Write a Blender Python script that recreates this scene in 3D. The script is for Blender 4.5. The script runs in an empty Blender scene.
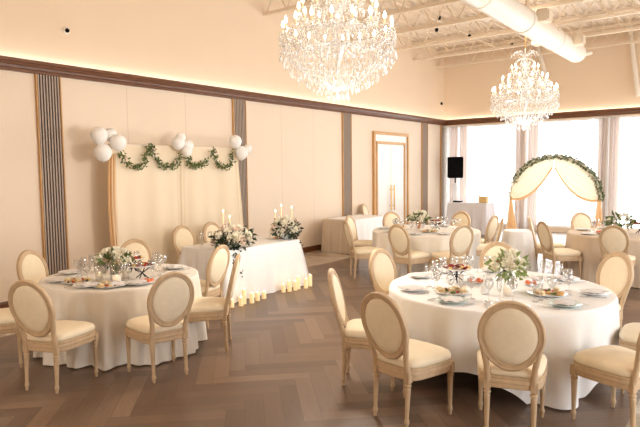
import bpy, bmesh, math, random
from mathutils import Vector, Matrix, Euler
PI = math.pi
C = bpy.context.scene.collection
random.seed(7)

# ------------------------------------------------------------------ colours and materials
def lin(v):
    v /= 255.0
    return v/12.92 if v <= 0.04045 else ((v+0.055)/1.055)**2.4
def S(r, g, b): return (lin(r), lin(g), lin(b), 1.0)

class NT:
    def __init__(s, m): s.t = m.node_tree; s.n = s.t.nodes; s.l = s.t.links
    def new(s, ty, **kw):
        n = s.n.new(ty)
        for k, v in kw.items(): setattr(n, k, v)
        return n
    def link(s, a, b): s.l.new(a, b)
    def math(s, op, a, b=None, c=None):
        n = s.n.new('ShaderNodeMath'); n.operation = op
        for i, v in enumerate((a, b, c)):
            if v is None: continue
            if isinstance(v, (int, float)): n.inputs[i].default_value = v
            else: s.l.new(v, n.inputs[i])
        return n.outputs[0]

def mat(name, col, rough=0.6, metal=0.0, spec=0.5, var=0.06, scale=12.0, bump=0.0, bscale=60.0, stretch=(1, 1, 1), sheen=0.0, emit=None, estr=0.0, sss=0.0):
    m = bpy.data.materials.new(name); m.use_nodes = True
    t = NT(m); b = t.n['Principled BSDF']
    b.inputs['Roughness'].default_value = rough; b.inputs['Metallic'].default_value = metal
    b.inputs['Specular IOR Level'].default_value = spec
    if sheen: b.inputs['Sheen Weight'].default_value = sheen
    if emit: b.inputs['Emission Color'].default_value = emit; b.inputs['Emission Strength'].default_value = estr
    tc = t.new('ShaderNodeTexCoord'); mp = t.new('ShaderNodeMapping'); mp.inputs['Scale'].default_value = stretch
    t.link(tc.outputs['Object'], mp.inputs['Vector'])
    no = t.new('ShaderNodeTexNoise'); no.inputs['Scale'].default_value = scale; no.inputs['Detail'].default_value = 4
    t.link(mp.outputs[0], no.inputs['Vector'])
    cr = t.new('ShaderNodeValToRGB')
    cr.color_ramp.elements[0].position = 0.3; cr.color_ramp.elements[1].position = 0.7
    cr.color_ramp.elements[0].color = tuple(c*(1-var) for c in col[:3]) + (1,)
    cr.color_ramp.elements[1].color = tuple(min(1, c*(1+var)) for c in col[:3]) + (1,)
    t.link(no.outputs['Fac'], cr.inputs[0]); t.link(cr.outputs[0], b.inputs['Base Color'])
    if bump:
        n2 = t.new('ShaderNodeTexNoise'); n2.inputs['Scale'].default_value = bscale
        t.link(mp.outputs[0], n2.inputs['Vector'])
        bp = t.new('ShaderNodeBump'); bp.inputs['Strength'].default_value = bump; bp.inputs['Distance'].default_value = 0.01
        t.link(n2.outputs['Fac'], bp.inputs['Height']); t.link(bp.outputs[0], b.inputs['Normal'])
    return m

def translucent(name, col, fac=0.4, transp=0.0):
    m = bpy.data.materials.new(name); m.use_nodes = True
    t = NT(m); t.n.clear()
    d = t.new('ShaderNodeBsdfDiffuse'); tr = t.new('ShaderNodeBsdfTranslucent'); mx = t.new('ShaderNodeMixShader')
    tc = t.new('ShaderNodeTexCoord'); no = t.new('ShaderNodeTexNoise'); no.inputs['Scale'].default_value = 6
    cr = t.new('ShaderNodeValToRGB')
    cr.color_ramp.elements[0].color = tuple(c*0.95 for c in col[:3]) + (1,); cr.color_ramp.elements[1].color = col
    t.link(tc.outputs['Object'], no.inputs['Vector']); t.link(no.outputs['Fac'], cr.inputs[0])
    t.link(cr.outputs[0], d.inputs[0]); t.link(cr.outputs[0], tr.inputs[0])
    mx.inputs[0].default_value = fac
    t.link(d.outputs[0], mx.inputs[1]); t.link(tr.outputs[0], mx.inputs[2])
    out = t.new('ShaderNodeOutputMaterial'); last = mx.outputs[0]
    if transp:
        tp = t.new('ShaderNodeBsdfTransparent'); m2 = t.new('ShaderNodeMixShader'); m2.inputs[0].default_value = transp
        t.link(last, m2.inputs[1]); t.link(tp.outputs[0], m2.inputs[2]); last = m2.outputs[0]
    t.link(last, out.inputs[0]); return m

def glassy(name, tint=(1, 1, 1, 1), gl=0.12, rough=0.03, white=0.0):
    m = bpy.data.materials.new(name); m.use_nodes = True
    t = NT(m); t.n.clear()
    tp = t.new('ShaderNodeBsdfTransparent'); tp.inputs[0].default_value = tint
    g = t.new('ShaderNodeBsdfGlossy'); g.inputs['Roughness'].default_value = rough
    lw = t.new('ShaderNodeLayerWeight'); lw.inputs['Blend'].default_value = 0.35
    f = t.math('MULTIPLY_ADD', lw.outputs['Facing'], 0.75, gl); f = t.math('MINIMUM', f, 0.9)
    mx = t.new('ShaderNodeMixShader'); t.link(f, mx.inputs[0]); t.link(tp.outputs[0], mx.inputs[1]); t.link(g.outputs[0], mx.inputs[2])
    last = mx.outputs[0]
    if white:
        d = t.new('ShaderNodeBsdfDiffuse'); d.inputs[0].default_value = (0.95, 0.93, 0.9, 1)
        tl = t.new('ShaderNodeBsdfTranslucent'); tl.inputs[0].default_value = (0.95, 0.93, 0.9, 1)
        ad = t.new('ShaderNodeMixShader'); ad.inputs[0].default_value = 0.5
        t.link(d.outputs[0], ad.inputs[1]); t.link(tl.outputs[0], ad.inputs[2])
        m2 = t.new('ShaderNodeMixShader'); m2.inputs[0].default_value = white
        t.link(last, m2.inputs[1]); t.link(ad.outputs[0], m2.inputs[2]); last = m2.outputs[0]
    out = t.new('ShaderNodeOutputMaterial'); t.link(last, out.inputs[0]); return m

def floor_wood():
    m = bpy.data.materials.new('herringbone_oak'); m.use_nodes = True
    t = NT(m); b = t.n['Principled BSDF']; W = 0.15; n = 6
    geo = t.new('ShaderNodeNewGeometry'); sp = t.new('ShaderNodeSeparateXYZ'); t.link(geo.outputs['Position'], sp.inputs[0])
    k = math.sqrt(0.5)/W
    xs = t.math('MULTIPLY', sp.outputs[0], k); ys = t.math('MULTIPLY', sp.outputs[1], k)
    u = t.math('ADD', t.math('ADD', xs, ys), 400.3); v = t.math('ADD', t.math('SUBTRACT', ys, xs), 400.1)
    i = t.math('FLOOR', u); j = t.math('FLOOR', v); fu = t.math('FRACT', u); fv = t.math('FRACT', v)
    mm = t.math('FLOORED_MODULO', t.math('SUBTRACT', i, j), 2.0*n)
    hor = t.math('LESS_THAN', mm, n-0.5)
    alH = t.math('ADD', mm, fu)
    posV = t.math('SUBTRACT', 2.0*n-1, mm); alV = t.math('ADD', posV, fv)
    def sel(a, c): return t.math('ADD', t.math('MULTIPLY', hor, a), t.math('MULTIPLY', t.math('SUBTRACT', 1.0, hor), c))
    al = sel(alH, alV); cr = sel(fv, fu)
    idx = sel(t.math('SUBTRACT', i, mm), t.math('ADD', i, 531.0)); idy = sel(t.math('ADD', j, 0.0), t.math('SUBTRACT', j, posV))
    e = t.math('MINIMUM', t.math('MINIMUM', cr, t.math('SUBTRACT', 1.0, cr)), t.math('MINIMUM', al, t.math('SUBTRACT', float(n), al)))
    cb = t.new('ShaderNodeCombineXYZ'); t.link(idx, cb.inputs[0]); t.link(idy, cb.inputs[1])
    wn = t.new('ShaderNodeTexWhiteNoise'); wn.noise_dimensions = '2D'; t.link(cb.outputs[0], wn.inputs['Vector'])
    gr = t.new('ShaderNodeCombineXYZ'); t.link(t.math('MULTIPLY', al, 0.45), gr.inputs[0]); t.link(t.math('MULTIPLY', cr, 3.0), gr.inputs[1]); t.link(t.math('MULTIPLY', wn.outputs['Value'], 57.0), gr.inputs[2])
    no = t.new('ShaderNodeTexNoise'); no.inputs['Scale'].default_value = 1.6; no.inputs['Detail'].default_value = 5; t.link(gr.outputs[0], no.inputs['Vector'])
    val = t.math('ADD', t.math('MULTIPLY', wn.outputs['Value'], 0.55), t.math('MULTIPLY', no.outputs['Fac'], 0.45))
    ramp = t.new('ShaderNodeValToRGB'); els = ramp.color_ramp.elements
    els[0].position = 0.08; els[0].color = S(88, 68, 55); els[1].position = 0.95; els[1].color = S(144, 119, 99)
    e2 = els.new(0.5); e2.color = S(115, 92, 75)
    t.link(val, ramp.inputs[0])
    gap = t.math('MULTIPLY', t.math('LESS_THAN', e, 0.018), 0.6)
    mx = t.new('ShaderNodeMix'); mx.data_type = 'RGBA'; t.link(gap, mx.inputs[0]); t.link(ramp.outputs[0], mx.inputs[6]); mx.inputs[7].default_value = S(82, 64, 52)
    t.link(mx.outputs[2], b.inputs['Base Color'])
    t.link(t.math('MULTIPLY_ADD', no.outputs['Fac'], 0.15, 0.27), b.inputs['Roughness'])
    b.inputs['Specular IOR Level'].default_value = 0.5
    return m

def marble():
    m = bpy.data.materials.new('beige_marble'); m.use_nodes = True
    t = NT(m); b = t.n['Principled BSDF']
    geo = t.new('ShaderNodeNewGeometry')
    no = t.new('ShaderNodeTexNoise'); no.inputs['Scale'].default_value = 0.9; no.inputs['Detail'].default_value = 8; no.inputs['Distortion'].default_value = 1.6
    t.link(geo.outputs['Position'], no.inputs['Vector'])
    r = t.new('ShaderNodeValToRGB'); e = r.color_ramp.elements
    e[0].position = 0.35; e[0].color = S(165, 145, 125); e[1].position = 0.7; e[1].color = S(205, 190, 172)
    x = e.new(0.5); x.color = S(200, 184, 165); x = e.new(0.53); x.color = S(225, 214, 200); x = e.new(0.56); x.color = S(190, 173, 153)
    t.link(no.outputs['Fac'], r.inputs[0])
    bk = t.new('ShaderNodeTexBrick'); bk.offset = 0; bk.inputs['Scale'].default_value = 1.0
    bk.inputs['Brick Width'].default_value = 1.2; bk.inputs['Row Height'].default_value = 1.2; bk.inputs['Mortar Size'].default_value = 0.004
    bk.inputs['Color1'].default_value = (1, 1, 1, 1); bk.inputs['Color2'].default_value = (0.9, 0.9, 0.9, 1); bk.inputs['Mortar'].default_value = (0.6, 0.55, 0.5, 1)
    t.link(geo.outputs['Position'], bk.inputs['Vector'])
    mx = t.new('ShaderNodeMix'); mx.data_type = 'RGBA'; mx.blend_type = 'MULTIPLY'; mx.inputs[0].default_value = 1
    t.link(r.outputs[0], mx.inputs[6]); t.link(bk.outputs['Color'], mx.inputs[7]); t.link(mx.outputs[2], b.inputs['Base Color'])
    b.inputs['Roughness'].default_value = 0.18
    return m

M = dict(
    wood=mat('limed_wood', S(200, 172, 138), 0.55, var=0.10, scale=9, stretch=(3, 3, 1), bump=0.15, bscale=40),
    cushion=mat('cream_upholstery', S(242, 227, 198), 0.75, var=0.03, scale=20, bump=0.1, bscale=300, sheen=0.1),
    cloth=mat('ivory_tablecloth', S(238, 232, 222), 0.85, var=0.02, bump=0.08, bscale=200, sheen=0.1),
    whitecloth=mat('white_tablecloth', S(250, 249, 248), 0.85, var=0.015, bump=0.06, bscale=200),
    beigecloth=mat('beige_tablecloth', S(210, 192, 172), 0.85, var=0.02, bump=0.06, bscale=200),
    greycloth=mat('pale_grey_tablecloth', S(222, 218, 220), 0.85, var=0.02),
    china=mat('white_china', S(245, 244, 242), 0.15, var=0.01),
    bluechina=mat('pale_green_glass_plate', S(208, 222, 216), 0.12, var=0.02),
    napkin=mat('grey_white_napkin', S(226, 222, 220), 0.9, var=0.03, bump=0.1),
    steel=mat('cutlery_steel', S(190, 188, 184), 0.3, metal=0.9, var=0.03),
    darkmetal=mat('dark_stand_metal', S(52, 44, 42), 0.4, metal=0.6, var=0.05),
    gold=mat('brass', S(212, 168, 96), 0.25, metal=1.0, var=0.04),
    copper=mat('copper_vase', S(205, 150, 110), 0.3, metal=0.9, var=0.05),
    leaf=mat('leaf_green', S(96, 112, 58), 0.55, var=0.35, scale=14),
    leafdark=mat('dark_leaf_green', S(46, 62, 40), 0.55, var=0.35, scale=14),
    leaflight=mat('pale_leaf_green', S(140, 158, 90), 0.55, var=0.25, scale=14),
    petal=mat('cream_petal', S(250, 244, 226), 0.6, var=0.04, sheen=0.1),
    petalpink=mat('blush_petal', S(244, 224, 206), 0.6, var=0.05),
    balloon=translucent('pearl_balloon', S(254, 251, 247), 0.12),
    wax=mat('ivory_candle_wax', S(246, 228, 190), 0.5, var=0.03, emit=S(255, 200, 120), estr=0.25),
    flame=mat('flame', S(255, 220, 150), 0.5, emit=(1.0, 0.76, 0.42, 1), estr=7),
    bulb=mat('lit_bulb', S(255, 240, 215), 0.4, emit=(1.0, 0.86, 0.66, 1), estr=18),
    darkwood=mat('dark_walnut', S(104, 62, 32), 0.4, var=0.25, scale=5, stretch=(1, 1, 6)),
    oak=mat('honey_oak_edging', S(200, 152, 92), 0.45, var=0.15, scale=6, stretch=(4, 4, 0.5)),
    flute=mat('taupe_fluting', S(164, 147, 132), 0.6, var=0.04),
    fluteback=mat('dark_fluting_backing', S(44, 36, 34), 0.7, var=0.05),
    door=mat('white_door_paint', S(238, 234, 228), 0.4, var=0.01),
    frame=mat('white_window_frame', S(240, 240, 240), 0.4, var=0.01),
    ceilmat=mat('ceiling_deck_paint', S(228, 210, 188), 0.7, var=0.03),
    joist=mat('joist_paint', S(224, 206, 182), 0.6, var=0.04),
    duct=mat('white_duct', S(236, 226, 212), 0.45, var=0.02),
    black=mat('black_plastic', S(10, 10, 11), 0.9, spec=0.1, var=0.1),
    bread=mat('bread_crust', S(214, 168, 104), 0.7, var=0.15, scale=30),
    cheese=mat('pale_cheese', S(240, 214, 130), 0.5, var=0.05),
    green=mat('pickle_green', S(96, 112, 46), 0.4, var=0.3, scale=30),
    red=mat('tomato_red', S(186, 48, 34), 0.35, var=0.2, scale=20),
    salmon=mat('salmon_orange', S(232, 118, 62), 0.45, var=0.15, scale=25),
    meat=mat('cured_meat', S(150, 62, 48), 0.5, var=0.3, scale=25),
    cream=mat('cream_food', S(240, 224, 188), 0.6, var=0.05),
    grape=mat('dark_grape', S(52, 30, 48), 0.3, var=0.2),
    glass=glassy('clear_glass', gl=0.10), pane=glassy('window_pane', gl=0.02, rough=0.02),
    crystal=glassy('cut_crystal', gl=0.16, rough=0.15, white=0.2),
    strandmat=glassy('crystal_strand', gl=0.16, rough=0.15, white=0.18),
    drape=translucent('champagne_drape', S(248, 232, 206), 0.15),
    peach=translucent('peach_sheer', S(248, 214, 168), 0.2),
    curtain=translucent('taupe_curtain', S(218, 202, 192), 0.22, 0.02),
    sheer=translucent('white_sheer', S(246, 244, 242), 0.5, 0.15),
    archsheer=translucent('cream_sheer', S(252, 238, 212), 0.28),
    floorwood=floor_wood(), marble=marble(),
    goldfabric=mat('gold_sequin', S(222, 190, 130), 0.4, metal=0.4, var=0.2, scale=200),
)

def wall_mat():
    m = mat('painted_wall', S(230, 212, 191), 0.7, var=0.012, scale=1.5, bump=0.03, bscale=120)
    t = NT(m); b = t.n['Principled BSDF']; src = b.inputs['Base Color'].links[0].from_socket
    geo = t.new('ShaderNodeNewGeometry'); sp = t.new('ShaderNodeSeparateXYZ'); t.link(geo.outputs['Position'], sp.inputs[0])
    line = None
    for y in (1.8, 3.0, 5.58, 6.79, 9.42, 10.55, 13.4):
        a = t.math('LESS_THAN', t.math('ABSOLUTE', t.math('SUBTRACT', sp.outputs[1], y)), 0.006)
        line = a if line is None else t.math('MAXIMUM', line, a)
    line = t.math('MULTIPLY', line, t.math('LESS_THAN', sp.outputs[2], 3.35)); line = t.math('MULTIPLY', line, 0.35)
    mx = t.new('ShaderNodeMix'); mx.data_type = 'RGBA'; t.link(line, mx.inputs[0]); t.link(src, mx.inputs[6]); mx.inputs[7].default_value = S(170, 140, 115)
    t.link(mx.outputs[2], b.inputs['Base Color']); return m
M['wall'] = wall_mat()
M['upper'] = mat('upper_wall_cove_tint', S(232, 210, 184), 0.75, var=0.012, scale=1.2)  # wall above the crown, warmth of the cove light mixed into its colour

# ------------------------------------------------------------------ mesh helpers
def obj(name, bm, m, parent=None, smooth=None):
    me = bpy.data.meshes.new(name); bm.normal_update(); bm.to_mesh(me); bm.free()
    for k in (m if isinstance(m, (list, tuple)) else [m]): me.materials.append(M[k] if isinstance(k, str) else k)
    if smooth is not None:
        me.shade_smooth()
        if smooth < 3: me.set_sharp_from_angle(angle=smooth)
    o = bpy.data.objects.new(name, me); C.objects.link(o)
    if parent: o.parent = parent
    return o
def tag(o, label=None, cat=None, group=None, kind=None):
    if label: o['label'] = label
    if cat: o['category'] = cat
    if group: o['group'] = group
    if kind: o['kind'] = kind
    return o
def thing(name, label, cat, loc=(0, 0, 0), rz=0, group=None):
    o = bpy.data.objects.new(name, None); C.objects.link(o); o.empty_display_size = 0.1
    o.location = loc; o.rotation_euler = (0, 0, rz); return tag(o, label, cat, group)
def solo(name, bm, m, label, cat, loc=(0, 0, 0), rz=0, group=None, smooth=None):
    o = obj(name, bm, m, None, smooth); o.location = loc; o.rotation_euler = (0, 0, rz); return tag(o, label, cat, group)
def struct(name, bm, m, parent=None, smooth=None):
    o = obj(name, bm, m, parent, smooth)
    if not parent: o['kind'] = 'structure'
    return o
def copy_tree(o, parent=None):
    c = o.copy(); C.objects.link(c); c.parent = parent
    for ch in list(o.children): copy_tree(ch, c)
    return c
def box(bm, x0, x1, y0, y1, z0, z1, bev=0.0, mi=0):
    r = bmesh.ops.create_cube(bm, size=1.0)
    bmesh.ops.transform(bm, matrix=Matrix.Translation(((x0+x1)/2, (y0+y1)/2, (z0+z1)/2)) @ Matrix.Diagonal((abs(x1-x0), abs(y1-y0), abs(z1-z0), 1)), verts=r['verts'])
    fs = {f for v in r['verts'] for f in v.link_faces}
    for f in fs: f.material_index = mi
    if bev:
        es = list({e for v in r['verts'] for e in v.link_edges})
        bmesh.ops.bevel(bm, geom=es, offset=bev, segments=2, affect='EDGES')
def lathe(bm, prof, n=16, M4=None, close=False):
    M4 = M4 or Matrix.Identity(4); rings = []
    for r, z in prof:
        if r < 1e-5: rings.append([bm.verts.new(M4 @ Vector((0, 0, z)))])
        else: rings.append([bm.verts.new(M4 @ Vector((r*math.cos(2*PI*k/n), r*math.sin(2*PI*k/n), z))) for k in range(n)])
    for a, b in zip(rings, rings[1:]):
        for k in range(n):
            k2 = (k+1) % n
            if len(a) == 1 and len(b) == 1: continue
            if len(a) == 1: bm.faces.new((a[0], b[k2], b[k]))
            elif len(b) == 1: bm.faces.new((a[k], a[k2], b[0]))
            else: bm.faces.new((a[k], a[k2], b[k2], b[k]))
def tube(bm, pts, r, n=8, cap=True, closed=False):
    pts = [Vector(p) for p in pts]; N = len(pts); rs = r if isinstance(r, (list, tuple)) else [r]*N; rings = []; prev = None
    for i, p in enumerate(pts):
        if closed: t = (pts[(i+1) % N]-pts[i-1])
        else: t = (pts[min(i+1, N-1)]-pts[max(i-1, 0)])
        t.normalize()
        if prev is None: a = t.orthogonal().normalized()
        else:
            a = prev - t*prev.dot(t)
            a = a.normalized() if a.length > 1e-6 else t.orthogonal().normalized()
        prev = a; b = t.cross(a)
        rings.append([bm.verts.new(p + (a*math.cos(2*PI*k/n)+b*math.sin(2*PI*k/n))*rs[i]) for k in range(n)])
    for i in range(N if closed else N-1):
        A, B = rings[i], rings[(i+1) % N]
        for k in range(n): bm.faces.new((A[k], A[(k+1) % n], B[(k+1) % n], B[k]))
    if cap and not closed:
        bm.faces.new(rings[0][::-1]); bm.faces.new(rings[-1])
def ball(bm, c, r, sub=2, sc=(1, 1, 1)):
    q = bmesh.ops.create_icosphere(bm, subdivisions=sub, radius=1.0)
    bmesh.ops.transform(bm, matrix=Matrix.Translation(c) @ Matrix.Diagonal((r*sc[0], r*sc[1], r*sc[2], 1)), verts=q['verts'])
def octa(bm, c, r, h):
    x, y, z = c
    t = bm.verts.new((x, y, z+h)); b = bm.verts.new((x, y, z-h)); a0 = random.random()*PI
    q = [bm.verts.new((x+r*math.cos(a0+k*PI/2), y+r*math.sin(a0+k*PI/2), z)) for k in range(4)]
    for k in range(4): bm.faces.new((q[k], q[(k+1) % 4], t)); bm.faces.new((q[(k+1) % 4], q[k], b))
def grid(bm, f, nu, nv, closeu=False):
    V = [[bm.verts.new(f(i/nu, j/nv)) for j in range(nv+1)] for i in range(nu if closeu else nu+1)]
    n = len(V)
    for i in range(nu):
        for j in range(nv): bm.faces.new((V[i][j], V[(i+1) % n][j], V[(i+1) % n][j+1], V[i][j+1]))
def solidify(bm, th):
    bmesh.ops.solidify(bm, geom=bm.faces[:], thickness=th)

# ------------------------------------------------------------------ the room
D = 8.30; L = 17.56; XR = 2.4; YB = -4.0; ZC = 5.72; CT = 3.51; CB = 3.35
XM0, XM1 = -6.97, -0.70
bm = bmesh.new()
def quad(bm, pts, mi=0):
    f = bm.faces.new([bm.verts.new(p) for p in pts]); f.material_index = mi
quad(bm, [(XM0, YB, 0), (XM1, YB, 0), (XM1, L, 0), (XM0, L, 0)], 0)
quad(bm, [(-D, YB, 0), (XM0, YB, 0), (XM0, L, 0), (-D, L, 0)], 1)
quad(bm, [(XM1, YB, 0), (XR, YB, 0), (XR, L, 0), (XM1, L, 0)], 1)
struct('floor', bm, ['floorwood', 'marble'])
bm = bmesh.new(); box(bm, -D-0.2, -D, YB, L, 0, 3.43, mi=0); box(bm, -D-0.2, -D, YB, L, 3.43, ZC+.1, mi=1); struct('wall_left', bm, ['wall', 'upper'])
bm = bmesh.new(); box(bm, -D, XR, YB-0.2, YB, 3.2, ZC+.1); box(bm, -D, XR, YB-0.2, YB, 0, 0.5)
rw = []; ed = [-D] + [v for w in rw for v in w] + [XR]
for a, b in zip(ed[0::2], ed[1::2]): box(bm, a, b, YB-0.2, YB, 0.5, 3.2)
struct('wall_rear', bm, 'wall')
# back wall: band above the windows, low sill and piers
bm = bmesh.new()
box(bm, -D, XR, L, L+0.2, 3.30, ZC+.1, mi=1); box(bm, -D, XR, L, L+0.2, 0, 0.14, mi=0)
piers = [(-D, -8.16), (-5.75, -5.60), (-3.45, -3.30), (-1.1, -0.95), (2.25, 2.40)]
for a, b in piers: box(bm, a, b, L, L+0.2, 0.14, 3.30, mi=0)
struct('wall_back', bm, ['wall', 'upper'])
def window(name, axis, a, b, z0, z1, pos, mull=1):
    e = bpy.data.objects.new(name, None); C.objects.link(e); e['kind'] = 'structure'
    f = bmesh.new(); g = bmesh.new()
    def bx(bm_, u0, u1, w0, w1, d0, d1):
        if axis == 'x': box(bm_, u0, u1, pos+d0, pos+d1, w0, w1)
        else: box(bm_, pos+d0, pos+d1, u0, u1, w0, w1)
    bx(f, a, a+0.05, z0, z1, 0.05, 0.12); bx(f, b-0.05, b, z0, z1, 0.05, 0.12)
    bx(f, a+0.05, b-0.05, z0, z0+0.06, 0.05, 0.12); bx(f, a+0.05, b-0.05, z1-0.05, z1, 0.05, 0.12)
    for k in range(1, mull+1):
        u = a+(b-a)*k/(mull+1); bx(f, u-0.02, u+0.02, z0+0.06, z1-0.05, 0.05, 0.12)
    bx(g, a+0.05, b-0.05, z0+0.06, z1-0.05, 0.082, 0.09)
    obj('window_frame', f, 'frame', e); obj('glass_pane', g, 'pane', e)
n = 1
for (p0, p1) in zip(piers, piers[1:]):
    window('window_%d' % n, 'x', p0[1], p1[0], 0.14, 3.30, L, 0); n += 1
# right wall with its windows
bm = bmesh.new(); wy = [(2.4, 5.2), (6.0, 9.0), (9.8, 12.8), (13.6, 16.6)]
box(bm, XR, XR+0.2, YB, L, 3.2, ZC+.1); box(bm, XR, XR+0.2, YB, L, 0, 0.5)
ed = [YB] + [v for w in wy for v in w] + [L]
for a, b in zip(ed[0::2], ed[1::2]): box(bm, XR, XR+0.2, a, b, 0.5, 3.2)
struct('wall_right', bm, 'wall')
for a, b in wy: window('window_%d' % n, 'y', a, b, 0.5, 3.2, XR, 1); n += 1
for a, b in rw: window('window_%d' % n, 'x', a, b, 0.5, 3.2, YB-0.2, 1); n += 1
# ceiling: corrugated deck
bm = bmesh.new(); xs = []; x = -D
while x < XR:
    xs += [(x, ZC), (x+0.09, ZC), (x+0.11, ZC+0.04), (x+0.19, ZC+0.04)]; x += 0.21
vs = [(bm.verts.new((a, YB, z)), bm.verts.new((a, L, z))) for a, z in xs]
for p, q in zip(vs, vs[1:]): bm.faces.new((p[0], p[1], q[1], q[0]))
box(bm, -D, XR, YB, L, ZC+0.06, ZC+0.2)
struct('ceiling', bm, 'ceilmat')
# crown moulding, baseboard
def prof_extrude(bm, prof, a, b, axis):   # prof: list of (distance from wall, z)
    r = []
    for e in (a, b):
        if axis == 'y': r.append([bm.verts.new((-D+d, e, z)) for d, z in prof])
        else: r.append([bm.verts.new((e, L-d, z)) for d, z in prof])
    m_ = len(prof)
    for k in range(m_): bm.faces.new((r[0][k], r[0][(k+1) % m_], r[1][(k+1) % m_], r[1][k]))
    bm.faces.new(r[0][::-1]); bm.faces.new(r[1])
cp = [(0, CB-0.01), (0.05, CB-0.01), (0.05, CB+0.03), (0.075, CB+0.035), (0.08, CB+0.07), (0.10, CB+0.075), (0.115, CB+0.11), (0.13, CB+0.115), (0.13, CT), (0.11, CT), (0.11, CT-0.05), (0, CT-0.05)]
bm = bmesh.new(); prof_extrude(bm, cp, YB, L, 'y'); tag(obj('trim_1', bm, 'darkwood'), kind='structure')
bm = bmesh.new(); prof_extrude(bm, cp, -D+0.02, XR, 'x'); tag(obj('trim_2', bm, 'darkwood'), kind='structure')
bp_ = [(0, 0), (0.025, 0), (0.025, 0.10), (0.015, 0.125), (0, 0.125)]
bm = bmesh.new(); prof_extrude(bm, bp_, YB, 13.12, 'y'); prof_extrude(bm, bp_, 15.06, L, 'y'); tag(obj('baseboard_left', bm, 'darkwood'), kind='structure')
# fluted pilaster panels with oak edging
k = 3
for a, b in ((4.06, 4.455), (7.935, 8.32), (11.685, 12.10), (15.945, 16.35), (17.26, 17.54)):
    e = bpy.data.objects.new('trim_%d' % k, None); C.objects.link(e); e['kind'] = 'structure'; k += 1
    bm = bmesh.new(); box(bm, -D, -D+0.012, a+0.03, b-0.03, 0.126, CB); obj('backing', bm, 'fluteback', e)
    bm = bmesh.new(); nn = 8; p = (b-a-0.06)/nn
    for i in range(nn): box(bm, -D+0.012, -D+0.034, a+0.03+p*(i+0.22), a+0.03+p*(i+0.74), 0.126, CB)
    obj('fluting', bm, 'flute', e)
    for u in (a+0.012, b-0.03):
        bm = bmesh.new(); box(bm, -D, -D+0.045, u, u+0.018, 0.126, CB, 0.004); obj('edge_strip', bm, 'oak', e)
# door
e = bpy.data.objects.new('door_1', None); C.objects.link(e); e['kind'] = 'structure'
X = -D
bm = bmesh.new()
for y0, y1, z0, z1 in ((13.12, 13.20, 0, 2.95), (14.98, 15.06, 0, 2.95), (13.20, 14.98, 2.87, 2.95)): box(bm, X, X+0.07, y0, y1, z0, z1, 0.005)
obj('outer_frame', bm, 'oak', e)
bm = bmesh.new()
for y0, y1, z0, z1 in ((13.27, 13.34, 0, 2.69), (14.81, 14.88, 0, 2.69), (13.34, 14.81, 2.62, 2.69)): box(bm, X, X+0.055, y0, y1, z0, z1, 0.005)
obj('inner_frame', bm, 'oak', e)
bm = bmesh.new()
for y0, y1, z0, z1 in ((13.20, 13.27, 0, 2.87), (14.88, 14.98, 0, 2.87), (13.27, 14.88, 2.69, 2.87)): box(bm, X, X+0.03, y0, y1, z0, z1)
obj('casing', bm, 'door', e)
for s in (0, 1):
    bm = bmesh.new(); y0 = 13.34 + s*0.74; box(bm, X, X+0.03, y0, y0+0.73, 0.01, 2.61, 0.004); lf = obj('door_leaf', bm, 'door', e)
    bm = bmesh.new(); yc = 13.99 if s == 0 else 14.16
    tube(bm, [(X+0.09, yc, 0.75), (X+0.09, yc, 1.47)], 0.016)
    for z in (0.88, 1.34): tube(bm, [(X+0.03, yc, z), (X+0.09, yc, z)], 0.010)
    obj('handle', bm, 'gold', lf, 0.8)
# ceiling joists
J = None
for yj in (7.3, 8.95, 10.6, 12.15, 13.8, 15.45, 17.0):
    j = thing('ceiling_joist', None, 'joist', (0, yj, 0), group='open web steel joists under the roof deck')
    if J is None:
        bm = bmesh.new(); box(bm, -D, XR, -0.05, 0.05, 5.14, 5.20); cA = obj('bottom_chord', bm, 'joist', j)
        bm = bmesh.new(); box(bm, -D, XR, -0.05, 0.05, 5.62, 5.68); cB = obj('top_chord', bm, 'joist', j)
        bm = bmesh.new(); x = -D; up = 0
        pts = []
        while x < XR: pts.append((x+0.05, 0, 5.17 if up % 2 == 0 else 5.65)); x += 0.28; up += 1
        for a, b in zip(pts, pts[1:]): tube(bm, [a, b], 0.016, 6)
        cC = obj('web_rods', bm, 'joist', j); J = (cA, cB, cC)
    else:
        for q in J: c = q.copy(); C.objects.link(c); c.parent = j
    j['label'] = 'pale painted open web steel ceiling joist, ' + {7.3: 'above the near chandelier', 8.95: 'nearest visible, passing behind the near chandelier', 10.6: 'second nearest, right behind the near chandelier', 12.15: 'third nearest, above the far chandelier', 13.8: 'fourth nearest, beyond the far chandelier', 15.45: 'second from the far wall, crossing the duct end', 17.0: 'farthest, against the window wall'}[yj]
# duct
d = thing('air_duct', 'large white round air duct running along the ceiling toward the window wall', 'duct', (-3.47, 0, 4.58))
bm = bmesh.new(); R = 0.216
pr = [(0, -1.0), (R, -1.0)]
for y in (1.5, 4, 6.5, 8.6, 10.6, 12.6): pr += [(R, y-0.03), (R+0.014, y-0.03), (R+0.014, y+0.03), (R, y+0.03)]
pr += [(R, 14.4), (R*0.93, 14.5), (R*0.6, 14.56), (0, 14.6)]
lathe(bm, pr, 28, Matrix.Rotation(-PI/2, 4, 'X')); obj('duct_body', bm, 'duct', d, 0.6)
for y in (8.5, 10.9, 13.4):
    bm = bmesh.new(); box(bm, 0.18, 0.38, y-0.14, y+0.14, -0.02, 0.20, 0.01); q = obj('register_box', bm, 'joist', d)
    bm = bmesh.new(); box(bm, 0.385, 0.40, y-0.11, y+0.11, 0.01, 0.17); obj('grille', bm, 'joist', q)
for y in (9.6, 12.3):
    bm = bmesh.new(); box(bm, -0.34, -0.18, y-0.12, y+0.12, -0.13, 0.05, 0.01); obj('register_box', bm, 'joist', d)
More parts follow.
